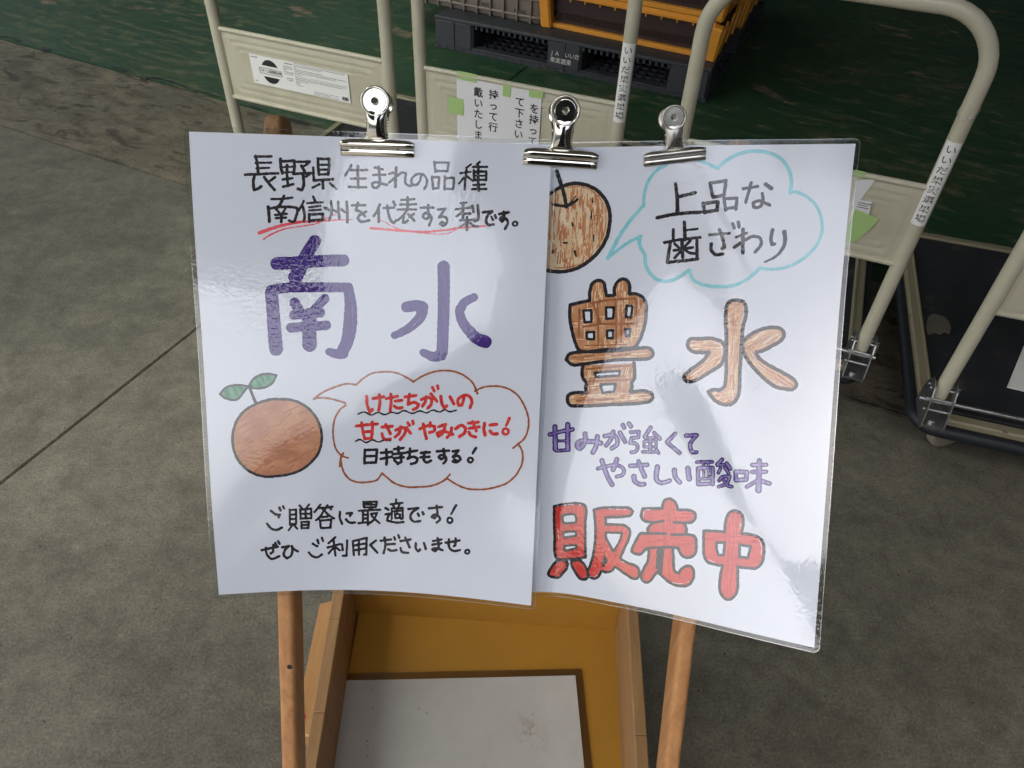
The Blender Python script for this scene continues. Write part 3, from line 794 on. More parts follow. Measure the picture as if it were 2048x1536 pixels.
z = Z(620, 730, 4.551); k = Ink()
z.lines(k, '''
18 420,180 340,172 200,210 90,265 35,312
17 35,308 100,298 200,310 320,345
18 418,182 480,125 570,75 680,62 780,70 870,108 945,155
18 945,150 1030,98 1130,62 1230,50 1330,64 1420,107 1485,170 1525,260
18 1500,238 1580,202 1680,192 1780,207 1880,265 1950,370 1988,480 1985,580 1950,670 1890,722 1850,755
18 1895,715 1930,780 1935,870 1890,980 1800,1070 1680,1115 1550,1133 1430,1125 1340,1090 1250,1035
18 1275,995 1220,1050 1120,1095 1000,1110 870,1108 760,1070 700,1022 655,985
18 655,988 610,1045 540,1064 450,1068 370,1045 310,980 285,900 280,860
20 303,800 280,850 272,925
18 325,365 270,410 230,480 210,580 215,680 240,770 290,825 345,845''')
put_ink('speech_bubble', k, surf_left, L1, M['line_brown'], left)
k = Ink(); z.lines(k, '''
26 515,285 520,360 545,430|545,430 568,405|575,305 670,290|630,270 637,350 625,412
26 695,305 795,285|737,265 737,340 730,418|775,328 838,320|768,375 800,392 840,388
26 865,290 965,278|905,265 893,358|893,358 950,340 990,358 975,388 940,405
26 1015,315 1070,293 1110,312 1103,360 1070,392|1058,290 1050,330 1025,375|1100,262 1155,330|1115,205 1130,235|1160,190 1165,215
28 1190,285 1200,350 1222,392|1222,392 1245,370|1275,290 1310,352
26 1402,290 1385,365 1352,368 1345,320 1390,282 1440,278 1472,325 1458,390
25 420,555 615,535|470,525 482,600 500,675|565,520 568,600 560,668|490,610 562,605|500,672 560,668
26 655,565 750,556|690,542 730,625|655,625 665,662 695,680 730,672
26 780,592 850,570 868,590 852,640 820,680|825,560 818,610 775,655|880,570 915,622|890,525 905,550|935,510 940,535
26 1000,582 1080,552 1132,558 1132,598 1088,615|1095,525 1090,560|1030,535 1045,610 1060,670
26 1172,562 1235,540|1235,540 1205,625 1170,650 1158,622 1200,602 1300,632|1290,572 1280,620 1248,660
28 1325,580 1380,550 1415,578 1405,618 1360,650
26 1440,530 1530,520|1450,577 1540,562|1482,515 1515,600|1447,610 1462,640 1508,655
28 1588,530 1583,590 1595,640|1640,547 1700,540|1640,600 1660,625 1705,625
28>20 1815,485 1785,552''')
z.ring(k, 22, 1780, 605, 27)
put_ink('red_handwriting', k, surf_left, L1, M['ink_red'], left)
k = Ink(); z.lines(k, '''
12 435,448 490,428 560,455 620,432 680,452 740,430 800,440 850,415 930,440 1000,418 1060,435 1120,410 1180,428 1230,408 1270,425 1330,412
12 415,695 450,678 510,705 570,682 620,700 680,682 735,688
22 500,770 495,895|500,775 610,770|610,770 600,890|500,830 600,828|495,890 600,888
23 645,800 745,790|695,770 700,850 695,905|645,855 745,835|765,765 850,755|805,745 805,800|755,812 860,800|765,848 855,840|830,800 830,880|830,880 800,900|770,870 790,885
23 880,795 975,780|910,760 905,830 888,852|888,852 940,835 980,852 965,885 920,900
23 1050,790 1035,860 1060,886 1100,870|1010,800 1090,795|1005,840 1085,835
23 1155,785 1265,780|1215,765 1220,840 1195,858 1172,838 1190,820 1230,832 1240,860 1215,895
23 1300,785 1350,778|1350,778 1325,812 1300,838|1300,838 1350,828 1370,858 1335,885 1300,878 1320,862 1345,878
24>18 1510,755 1480,805''')
z.ring(k, 19, 1460, 865, 22)
put_ink('handwriting', k, surf_left, L1, M['ink'], left)

z = Z(500, 990, 4.452); k = Ink()
z.lines(k, '''
20 185,140 230,172 265,175|265,175 255,200|150,255 190,298 240,310 285,290|260,112 272,138|295,102 304,120
17 355,130 355,265|355,135 410,130|410,130 410,262|360,175 405,172|360,215 405,212|360,260 410,258|375,270 345,312|395,270 420,300
17 440,92 460,115|525,85 503,115|447,125 452,212|445,130 545,122|545,122 545,208|495,125 497,208|450,168 545,165|452,210 545,207|457,240 460,298|457,240 525,237|525,237 520,294|460,268 520,266|460,296 520,293
18 628,86 600,120 575,150|610,115 655,112|640,118 655,132|690,90 668,125|680,110 735,105|705,112 722,128
18 660,132 630,185 590,225|655,130 700,178 748,208|640,197 690,193|622,225 630,293|622,228 725,218|725,218 715,290|630,294 718,290
20 800,150 800,205 820,258|860,165 910,160|910,160 890,185|855,215 880,243 935,245
17 1010,60 1015,110|1010,62 1130,60|1130,60 1120,108|1015,85 1122,84|1015,110 1120,108
18 970,140 1160,130|1005,145 1005,245|1050,140 1050,265|1005,175 1045,175|1005,210 1045,208|965,252 1062,240|1075,168 1130,160|1130,160 1110,210 1065,252|1085,188 1152,250
19 1205,115 1235,132|1205,172 1245,165|1245,165 1225,205|1225,205 1220,225 1260,237 1300,245 1365,240
17 1300,40 1300,75|1250,82 1360,70|1275,92 1285,110|1330,85 1322,105|1262,120 1262,212|1260,120 1360,115|1360,115 1360,208|1360,208 1345,215|1285,145 1340,140|1310,125 1310,170|1290,170 1295,205|1290,172 1335,170|1335,170 1335,205|1295,205 1335,203
20 1410,125 1500,115|1500,115 1445,155 1428,200 1455,234 1515,232|1495,165 1505,185|1535,152 1545,173
20 1590,118 1710,108|1660,95 1665,180 1645,208 1618,195 1640,175 1680,190 1690,218 1662,245
21>15 1835,92 1790,170
20 105,490 250,460|207,445 205,505|205,505 185,520|140,470 150,530 190,567 260,545|225,425 235,450|250,410 262,435
20 285,465 345,455|345,455 310,495 300,535 330,563 365,540 378,480 372,455|372,455 395,485 425,502
19 560,435 600,456|525,512 560,547 600,555 640,530|600,400 610,430|640,380 650,410
18 760,375 700,430|690,467 800,437|745,410 760,540|750,465 700,520|770,470 800,492|820,440 825,490|865,405 860,540|860,540 825,540
18 915,410 925,535|920,410 1040,380|1040,380 1035,530|1035,530 1015,530|920,452 1035,430|925,492 1035,475|970,400 970,530
20 1120,405 1070,445|1070,445 1135,513
20 1165,408 1255,395|1197,380 1205,450 1190,518|1225,440 1290,435|1230,482 1260,497 1305,490|1285,375 1292,395|1320,358 1328,380
20 1340,410 1430,395|1382,380 1420,465|1340,472 1350,505 1410,515
20 1475,430 1478,480 1500,500|1500,500 1515,485|1550,430 1565,480
20 1630,410 1705,395|1625,442 1705,430|1670,385 1677,470 1650,500 1622,485 1650,472 1715,492
20 1740,425 1865,405|1832,385 1830,445|1830,445 1815,455|1772,395 1775,465 1810,498 1870,490''')
z.ring(k, 18, 1780, 225, 23); z.ring(k, 18, 1935, 505, 18)
put_ink('handwriting', k, surf_left, L1, M['ink'], left)

# plain fruit drawing with two leaves
z = Z(420, 730, 6.4)
body = '600,490 750,445 900,436 1090,460 1240,540 1350,660 1415,800 1430,950 1395,1110 1300,1240 1150,1350 980,1405 820,1425 680,1425 540,1380 420,1290 330,1160 290,1010 295,860 345,710 450,580'
lf1 = '125,375 200,290 300,258 420,260 490,272 430,350 350,438 275,448 195,425'
lf2 = '500,265 545,190 640,128 750,110 850,132 800,228 700,288 600,300 530,290'
k = Ink(); k.poly(z.curve(body)); put_ink('fruit_drawing', k, surf_left, L1 / 2, M['fruit_fill'], left); kc = k
k = Ink(); hatch(k, [z.pts(body)], 55, 60, 16, 50, 2.4, 5.0, 12)
put_ink('pen_stroke', k, surf_left, L1 * .75, M['fruit_stroke'], left, 1.0, .3, None, kc)
k = Ink(); k.poly(z.curve(lf1)); k.poly(z.curve(lf2)); put_ink('leaf_drawing', k, surf_left, L1 / 2, M['leaf_green'], left)
k = Ink()
for c in (body, lf1, lf2): z.line(k, 34 if c is body else 26, c, closed=True)
z.lines(k, '36 508,295 550,400 590,492')
put_ink('drawing_outline', k, surf_left, L2, M['ink'], left)

# ---- right poster ----
z = Z(1080, 300, 5.487)
pear = '100,485 200,420 300,380 390,366 520,388 640,455 720,552 763,680 763,820 730,965 650,1105 540,1215 430,1288 300,1328 120,1330 -60,1270 -170,1120 -210,880 -170,660 -40,540'
k = Ink(); k.poly(z.curve(pear)); put_ink('pear_drawing', k, surf_right, L1 / 2, M['pear_base'], right); kc = k
k = Ink(); pv = [z.pts('%g,%g' % q)[0] for q in ((250, 700), (420, 480), (560, 560), (640, 700), (470, 780), (220, 900), (340, 880), (520, 960), (650, 950), (430, 1080), (200, 1150), (300, 1220), (560, 1130), (600, 830), (180, 620), (380, 620))]
hatch(k, [z.pts(pear)], 2, 150, 10, 26, 1.4, 3.0, 7, pv); hatch(k, [z.pts(pear)], 4, 120, 8, 34, 1.0, 1.8, 9)
z.lines(k, '14 640,500 700,620 725,760 700,920 620,1080|560,440 660,540 690,700|480,1240 300,1290 160,1290|300,410 450,400 560,440')
put_ink('pen_stroke', k, surf_right, L1, M['pear_stroke'], right, 1.0, .3, None, kc)
k = Ink(); z.line(k, 42, pear, closed=True)
z.lines(k, '''
46>40 185,235 230,370 268,500 290,625
34 150,598 230,612 300,612 350,588
30 300,612 350,590 410,542
14 300,598 350,560 392,508
12>20 572,530 578,572
12>22 568,665 563,738
8 558,742 560,758
14>26 350,790 360,828
18>14 587,935 585,1000
20>18 255,1018 300,1020
28>20 382,1110 395,1165
20 140,1105 138,1130''')
put_ink('drawing_outline', k, surf_right, L2, M['ink'], right)
k = Ink(); z.lines(k, '''
7>3 640,520 690,600 720,700 722,830|230,700 225,760|330,960 345,1090|610,1060 540,1130 470,1180|180,1130 220,1210|500,610 480,700
5 250,1230 330,1268|420,420 500,440|600,800 590,880|420,860 430,930''')
put_ink('pen_gap', k, surf_right, L1, M['white_gap'], right)
k = Ink()
z.lines(k, '''
36 1320,190 1220,290 1165,400 1140,520 1137,612
38>46 1135,612 1000,762 870,950 790,1100 745,1188
34>38 745,1185 850,1100 980,1010 1105,948
44 1105,948 1090,970
42 1092,960 1095,1050 1150,1150 1158,1250 1205,1350 1290,1422 1400,1440 1510,1405 1638,1318''')
z8 = Z(1290, 320, 5.389)
z8.lines(k, '''
38 475,1195 520,1290 620,1342 800,1365 980,1345 1130,1262 1240,1165
36 1235,1167 1400,1177 1560,1142 1720,1050 1840,930 1905,780 1905,650 1850,500 1750,400 1640,348 1560,338''')
z3 = Z(1260, 0, 3.84)
z3.lines(k, '''
30 1230,1480 1240,1400 1218,1300 1150,1212 1040,1168 930,1162 820,1188 740,1232 670,1293
30 670,1293 580,1250 450,1215 330,1235 240,1285''')
put_ink('speech_bubble', k, surf_right, L1, M['cyan'], right)
k = Ink(); z8.lines(k, '''
32>42 330,255 345,400 350,578
36 345,402 540,352
36 130,622 350,580 595,562
34 700,252 730,402|700,250 872,222|872,222 852,378|730,402 848,378
36 628,465 642,568|640,468 788,450|788,450 775,542|642,566 778,540
32 852,420 870,540|852,416 990,412|990,412 980,530|868,526 980,510
30 1060,310 1215,283|1145,243 1110,370 1085,458
42 1302,262 1360,305
32 1265,362 1270,450 1228,508 1170,508 1165,462 1220,440 1345,486
30 305,748 305,860
34 425,672 430,860
22 430,757 565,742
28 205,890 400,855 595,835
34 275,880 240,1100
32 240,1105 568,1068|560,860 560,1065
28 320,902 370,950|490,870 410,950|310,975 515,943|400,970 318,1055|420,960 475,998 545,1010
36 400,880 405,1045
27 695,806 908,790
34 800,752 840,860 855,940|855,942 832,955|715,905 712,970 760,1018 838,1014|945,685 960,735|1005,668 1015,722
38 1055,748 1055,1000
26 980,832 1095,785
32 962,940 1060,875 1170,822 1238,842 1250,910 1185,992
36 1375,752 1358,850 1368,908|1368,908 1395,905
46>16 1503,775 1510,860 1480,960 1400,1045 1288,1100''')
put_ink('handwriting', k, surf_right, L1, M['ink'], right)

# 豊
z = Z(1110, 540, 5.2966)
crown = '160,368 260,345 368,325 370,222 400,140 460,110 512,130 532,205 545,272 628,268 630,190 670,120 730,95 778,130 792,190 785,252 850,253 920,282 962,350 965,480 935,640 892,750 850,812 700,832 500,846 262,850 215,770 182,650 158,520'
holes = ['300,432 385,425 385,550 312,553', '540,397 625,395 615,513 543,516', '757,378 818,380 808,503 752,500', '332,660 413,655 413,735 338,730', '550,640 618,637 613,722 553,720', '748,625 798,625 785,702 748,698']
bar = '120,950 140,900 200,876 400,866 700,850 920,826 1000,828 1038,880 1010,930 900,945 700,950 500,970 300,995 180,1003'
foot = '300,1010 285,1080 298,1150 335,1200 322,1250 332,1312 790,1292 815,1250 815,1195 840,1150 842,1060 838,985'
fh = ['418,1088 685,1068 680,1118 432,1133', '482,1213 643,1207 625,1288 502,1302']
bas = '130,1370 150,1320 220,1300 400,1308 780,1292 980,1287 1030,1320 1022,1378 930,1405 600,1425 250,1440 160,1430'
k = Ink(); k.poly(z.curve(crown), 0, [z.pts(h) for h in holes]); k.poly(z.curve(bar)); k.poly(z.pts(foot), 0, [z.pts(h) for h in fh]); k.poly(z.curve(bas))
put_ink('brown_fill', k, surf_right, L1 / 2, M['brown_fill'], right); kc = k
k = Ink()
for box_, an, n_ in (('160,330 960,850', 2, 46), ('160,330 960,850', 88, 34), ('120,860 1040,1000', 86, 30), ('290,1010 840,1290', 10, 26), ('290,1010 840,1290', 85, 14), ('130,1300 1030,1430', 88, 34), ('370,120 540,340', 2, 16), ('640,110 790,340', 2, 16)): hatch(k, [z.pts(box_)], an, n_, 10, 34, .9, 2.0, 5)
put_ink('pen_stroke', k, surf_right, L1 * .62, M['tan_light'], right, 1.0, .25, None, kc)
k = Ink(); z.lines(k, '''
26 385,350 560,320 850,300|300,600 480,575 860,570|260,420 255,700|400,340 480,560
20 640,300 650,780|450,330 460,800|860,320 870,600|330,1050 800,1010|350,1180 800,1160|230,1385 620,1365|600,910 800,890
14 320,800 760,790|700,600 700,760|180,930 420,905''')
put_ink('second_coat', k, surf_right, L1 * .75, M['brown_cross'], right)
k = Ink()
for c in (crown, bar): z.line(k, 37, c, closed=True)
for h in holes + fh: z.line(k, 28, h, closed=True)
z.lines(k, '''
37 300,1010 285,1080 298,1150 335,1200 322,1250 335,1300 220,1300 150,1320 130,1370 160,1430 250,1440 600,1425 930,1405 1022,1378 1030,1320 980,1287 800,1290
37 838,985 842,1060 840,1150 815,1195 815,1245 795,1285''')
put_ink('character_outline', k, surf_right, L1, M['ink'], right)
# 水
z = Z(1340, 580, 6.143)
v1 = '688,300 692,210 740,140 820,126 900,145 935,215 930,320 898,450 882,600 870,800 858,1000 852,1200 830,1320 760,1398 680,1410 580,1375 510,1310 468,1250 530,1225 620,1225 668,1180 688,1050 690,800 690,550 682,400'
v2 = '215,680 240,610 350,600 480,592 580,612 660,660 680,740 660,830 640,900 560,965 450,1030 350,1095 260,1125 190,1110 172,1070 240,990 350,910 430,840 480,765 380,768 300,762 240,730'
v3 = '880,650 960,570 1080,500 1200,465 1300,460 1380,492 1400,560 1350,630 1250,690 1130,750 1062,762 1080,820 1160,890 1300,970 1430,1040 1530,1110 1552,1175 1500,1222 1400,1213 1300,1190 1180,1108 1050,980 960,870 905,770'
k = Ink()
for c in (v1, v2, v3): k.poly(z.curve(c))
put_ink('brown_fill', k, surf_right, L1 / 2, M['tan_fill'], right); kc = k
for mt, n_, lf in ((M['tan_light'], 26, .62), (M['brown_stroke'], 24, .72)):
    k = Ink()
    for box_, an in (('690,150 930,700', 2), ('700,700 860,1360', 3), ('480,1230 820,1400', 70), ('200,620 660,760', 84), ('200,780 650,1110', 52), ('930,480 1380,720', 62), ('930,740 1150,1050', -34), ('1100,900 1540,1210', -56)): hatch(k, [z.pts(box_)], an, n_ // 2 + 4, 10, 36, .9, 2.1, 6)
    put_ink('pen_stroke', k, surf_right, L1 * lf, mt, right, 1.0, .25, None, kc)
k = Ink()
for c in (v1, v2, v3): z.line(k, 46, c, closed=True)
put_ink('character_outline', k, surf_right, L1, M['ink'], right)
k = Ink(); z.lines(k, '''
7 905,180 905,300 870,420|540,640 630,690 640,780|520,1250 660,1240|1150,650 1330,540|1000,760 1060,900 1180,980|1200,1090 1440,1190|250,1060 380,960|800,1180 770,1350''')
put_ink('pen_gap', k, surf_right, L1, M['white_gap'], right)

# violet double-stroke writing
def double(zs, name):
    a = Ink(); b = Ink()
    for zz, block in zs:
        for ln in block.strip().splitlines():
            w_, r = ln.strip().split(' ', 1); w1 = w_
            if '>' in w_: w_, w1 = w_.split('>')
            for part in r.split('|'):
                zz.line(a, float(w_) + 7, part, float(w1) + 7); zz.line(b, max(12, float(w_) - 36), part, max(12, float(w1) - 36))
    put_ink(name, a, surf_right, L1, M['purple_line'], right, 1.0, .25); put_ink('violet_fill', b, surf_right, L2, M['violet'], right, 1.0, .3)
zA = Z(1080, 840, 7.877); zB = Z(1320, 840, 7.877)
double([(zA, '''
80 235,108 242,460|437,72 440,455
66 155,228 350,178 515,148
42 245,332 450,325
56 260,485 455,470
76 708,215 715,310 680,400 630,450 590,425 595,360 660,328 740,338 850,340 960,366
76 905,260 890,390 835,510
70 1020,252 1150,238 1212,290 1212,385 1130,445|1155,185 1120,290 1045,398|1258,200 1338,340|1305,80 1325,118|1402,60 1432,100
58 1430,190 1560,185|1560,185 1548,272|1548,272 1440,285|1440,285 1420,360|1420,360 1515,375 1542,430 1505,495 1440,508
66 1742,120 1650,262
66 1800,205 1885,295
46 1640,335 1830,332|1830,332 1830,425|1640,425 1830,425|1640,340 1640,425|1650,282 1800,280
60 1738,290 1735,500
54 1620,502 1850,500|1835,470 1868,522''')], 'violet_writing')
double([(zA, '''
58 910,765 1030,735 1150,712 1250,722 1320,780 1305,860 1210,892
76 975,640 1020,780 1080,920 1138,1020
76 1210,620 1185,700 1152,780
68 1422,722 1690,705
66>80 1552,650 1600,780 1648,885
82>70 1480,890 1492,960 1560,1008 1640,1012
84>66 1850,740 1832,850 1842,950 1905,988 2010,968 2045,955'''), (zB, '''
66 240,215 110,350|110,350 310,520
66 408,245 580,238|580,238 505,320 475,410 510,500 570,508
84>70 228,790 240,890 312,985
88 440,765 460,925
60 580,665 820,660
66 600,760 600,1010|600,758 830,752|830,752 830,1010|600,1012 830,1000
50 600,930 830,925
46 690,680 690,900|760,680 760,900|900,715 1010,702
62 980,622 902,700|1050,682 1110,768
54 955,760 920,830|1020,745 1080,835
58 930,955 980,898 1100,890|1100,890 1050,1000 925,1052|1000,940 1060,1030 1130,1050
72 1195,815 1195,945|1195,815 1368,820|1368,820 1358,940|1195,948 1358,938
66 1452,710 1672,705|1452,820 1670,815
80>98 1565,642 1560,900 1550,1105
66 1520,960 1370,1050
72 1610,965 1722,1000''')], 'violet_writing')

# 販売中
z = Z(1080, 980, 7.3125); z6 = Z(1260, 980, 6.4)
bx = '208,238 350,210 600,200 655,225 660,500 665,988 500,1005 250,1000 228,975 215,700 205,400'
bh = ['332,372 400,357 505,362 528,400 528,470 430,485 348,480 328,440', '342,622 430,607 525,607 535,668 440,683 352,693 342,660', '355,822 450,807 528,808 532,850 450,873 367,883 355,850']
lg1 = '250,1032 190,1100 130,1195 125,1240 190,1275 270,1280 340,1210 395,1130 395,1055 340,1028'
lg2 = '462,1040 540,1022 605,1045 680,1150 700,1240 690,1290 640,1312 580,1288 510,1190 462,1095'
han = '788,288 900,262 1150,257 1315,267 1358,312 1328,370 1230,388 960,402 960,505 1100,505 1240,522 1310,582 1308,680 1260,800 1195,945 1182,1000 1270,1060 1425,1128 1452,1200 1428,1288 1380,1300 1280,1250 1170,1170 1102,1122 1030,1188 950,1200 900,1182 870,1240 820,1290 770,1290 722,1265 702,1200 742,1080 788,900 808,700 808,480'
hh = ['965,622 1200,627 1168,740 1075,900 1012,780 965,690']
uri = '165,240 300,235 412,235 425,162 460,122 510,112 560,135 598,195 612,255 740,257 818,282 838,340 800,408 690,420 722,490 715,560 830,600 848,700 830,820 760,863 680,850 628,780 618,742 560,735 548,760 556,850 560,960 575,1040 620,1068 660,1010 720,972 788,985 815,1050 803,1150 740,1218 650,1230 540,1200 440,1130 388,1080 345,1055 320,1085 270,1150 230,1180 172,1168 142,1100 180,1000 230,900 240,800 238,742 195,762 140,820 80,820 22,788 32,738 92,620 130,560 240,558 225,500 262,450 300,418 172,388 142,340 150,280'
gap = '352,765 425,765 415,900 402,1075 365,1050 352,960'
chu = '945,522 1080,525 1213,537 1220,420 1250,322 1300,272 1370,267 1430,312 1450,400 1430,555 1560,572 1660,612 1708,690 1713,820 1690,928 1608,1003 1500,998 1378,985 1380,1100 1373,1280 1330,1368 1270,1403 1205,1380 1152,1300 1150,1150 1182,968 1100,955 990,918 950,850 942,700'
ch = ['1107,672 1210,672 1200,833 1132,833 1107,750', '1402,702 1545,722 1510,868 1402,858']
k = Ink(); k.poly(z.curve(bx), 0, [z.pts(h) for h in bh])
for c in (lg1, lg2): k.poly(z.curve(c))
k.poly(z.curve(han), 0, [z.pts(h) for h in hh]); k.poly(z6.curve(uri)); k.poly(z6.curve(chu), 0, [z6.pts(h) for h in ch])
put_ink('red_fill', k, surf_right, L1 / 2, M['red_fill'], right); kc = k
k = Ink()
for zz, box_, an, n_ in ((z, '200,220 670,990', 2, 24), (z, '200,220 670,990', 88, 22), (z, '130,1030 400,1270', 42, 8), (z, '470,1040 690,1300', -28, 8), (z, '780,270 1350,400', 88, 10), (z, '720,400 960,1280', 8, 20), (z, '960,500 1320,1100', 20, 14), (z, '1080,1000 1440,1290', -55, 10), (z6, '150,240 830,410', 88, 14), (z6, '420,120 590,720', 1, 16), (z6, '40,560 840,740', 88, 14), (z6, '150,760 350,1170', 20, 10), (z6, '420,760 800,1220', -10, 16), (z6, '950,530 1710,680', 88, 14), (z6, '950,860 1700,1000', 88, 10), (z6, '1210,280 1440,1400', 2, 26)): hatch(k, [zz.pts(box_)], an, n_, 14, 44, 1.4, 3.4, 4)
put_ink('pen_stroke', k, surf_right, L1 * .7, M['red_stroke'], right, 1.0, .25, None, kc)
k = Ink()
for c in (bx, lg1, lg2, han): z.line(k, 40, c, closed=True)
for h in bh + hh: z.line(k, 36, h, closed=True)
k.poly(z.pts('935,935 1000,1030 960,1090 915,1140 905,1100 925,1000'))
for c in (uri, chu): z6.line(k, 37, c, closed=True)
for h in ch: z6.line(k, 36, h, closed=True)
k.poly(z6.pts(gap), -1.5)
z6.lines(k, '34 300,416 430,396|560,415 700,420|245,556 350,556 450,558|530,570 710,572|235,742 350,738 490,732 620,742\n26 425,780 412,900 402,1060|352,780 350,900 340,1000')
put_ink('character_outline', k, surf_right, L1, M['ink'], right)
k = Ink(); z.lines(k, '''
7 250,235 420,212 600,218|1000,275 1280,285|730,1260 790,1270 850,1230|1160,1030 1240,1062|260,560 272,700|960,760 1010,880''')
z6.lines(k, '''
7 170,345 185,255 260,250|545,1185 650,1200 750,1175|1420,420 1405,520|1640,620 1680,700 1675,850|1000,890 1080,930|160,1150 215,1165''')
put_ink('pen_gap', k, surf_right, L2, M['white_gap'], right)

# ------------------------------------------------------------------ printed text (the built-in font carries the Japanese characters)
_tc = {}
def glyph(ch, bold=0.0):
    """outline faces of one printed character, centred, about one unit high"""
    if (ch, bold) in _tc: return _tc[(ch, bold)]
    c = bpy.data.curves.new('glyph', 'FONT'); c.body = ch; c.align_x = 'CENTER'; c.align_y = 'CENTER'; c.offset = bold; c.resolution_u = 2
    o = bpy.data.objects.new('glyph', c); COL.objects.link(o); bpy.context.view_layer.update()
    dg = bpy.context.evaluated_depsgraph_get(); me = o.evaluated_get(dg).to_mesh()
    v = np.array([x.co[:2] for x in me.vertices]) if len(me.vertices) else np.zeros((0, 2)); f = [tuple(p.vertices) for p in me.polygons]
    o.evaluated_get(dg).to_mesh_clear(); bpy.data.objects.remove(o); bpy.data.curves.remove(c)
    _tc[(ch, bold)] = (v, f); return v, f
def text_mesh(chars, fmap, name, mat, parent, bold=0.0):
    """chars: (character, x, y, width, height) on a flat layout; fmap maps the layout to 3-D"""
    V = []; F_ = []
    for ch, x, y, sx, sy in chars:
        v, f = glyph(ch, bold); n = len(V); V += [tuple(fmap(x + a * sx, y + b * sy)) for a, b in v]; F_ += [tuple(i + n for i in q) for q in f]
    me = bpy.data.meshes.new(name); me.from_pydata(V, [], F_); me.update(); return link_mesh(name, me, mat, parent)

# ------------------------------------------------------------------ easel
def onp(u, v, d):           # a point behind (d < 0) or in front of the poster plane
    return PO + PR * u + PD * v + PN * d
vfloor = (PO[2] - 0.0) / -PD[2]
eb = onp(.26, vfloor, -.02); easel = empty('wooden_easel', (float(eb[0]), float(eb[1]), 0)); tag(easel, 'orange brown wooden easel carrying the two handwritten posters', 'easel')
def loc(p): return np.array(p) - np.array(easel.location)
for u0, u1, vt in ((.0633, .0556, -.0150), (.4655, .4570, -.0085)):
    du = (u1 - u0) / .632; vb = (PO[2] + .012) / -PD[2] - .02
    a = onp(u0 + vt * du, vt, -.0428); b = onp(u0 + du * vb, vb, -.0428)
    d = b - a; L = np.linalg.norm(d); zz = d / L; x = PR - zz * zz.dot(PR); x /= np.linalg.norm(x); y = np.cross(zz, x); n = 28
    prof = []                                            # rounded square section, rounded end
    for k_ in range(24):
        t_ = 2 * PI * k_ / 24; c, s_ = math.cos(t_), math.sin(t_); r = 1 / (abs(c) ** 7 + abs(s_) ** 7) ** (1 / 7); prof.append((.0084 * r * c,   .0190 * r * s_))
    for nm_, hs_, mt_ in (('leg_tip', [.0, .0025, .007, .014, .022, .0300], M['peg_wood']), ('leg', [.0300] + [.04 + (L - .04) * q / n for q in range(n + 1)], M['leg_wood'])):
     bm = bmesh.new(); rings = []
     for j, h in enumerate(hs_):
        sc = {.0: .66, .0025: .86, .007: .96, .014: 1}.get(h, 1)
        w1 = 1 + .012 * math.sin(j * 2.3 + u0 * 90)
        rings.append([bm.verts.new(loc(a + zz * h + (x * p[0] + y * p[1]) * sc * w1)) for p in prof])
     for j in range(len(hs_) - 1):
        for k_ in range(24): bm.faces.new((rings[j][k_], rings[j][(k_ + 1) % 24], rings[j + 1][(k_ + 1) % 24], rings[j + 1][k_])).smooth = True
     bm.faces.new(rings[0][::-1]) if nm_ == 'leg_tip' else bm.faces.new(rings[-1])
     bmesh.ops.recalc_face_normals(bm, faces=bm.faces[:])
     me = bpy.data.meshes.new(nm_); bm.to_mesh(me); bm.free(); link_mesh(nm_, me, mt_, easel)
for v in (.035, .30):
    mb = MB(); mb.beam(loc(onp(.075, v, -.0428)), loc(onp(.447, v, -.0428)), .030, .014, PN, .002); mb.build('crossbar', M['leg_wood'], easel)
ra = loc(onp(.255, .03, -.03)); rb = np.array([ra[0] + .02, ra[1] + .30, -easel.location[2] + .0])
mb = MB(); mb.beam(ra, rb, .022, .022, (1, 0, 0), .003); mb.build('rear_leg', M['leg_wood'], easel)
mb = MB()
for (u, v, w_, h_) in ((.0645, .515, .0045, .0020), (.063, .5155, .002, .0012)):
    mb.lathe([(.0, .0002), (w_ * .6, .0002)], loc(onp(u - .004, v, -.0236)), PN, 12)
mb.build('knot', M['hair'], easel)

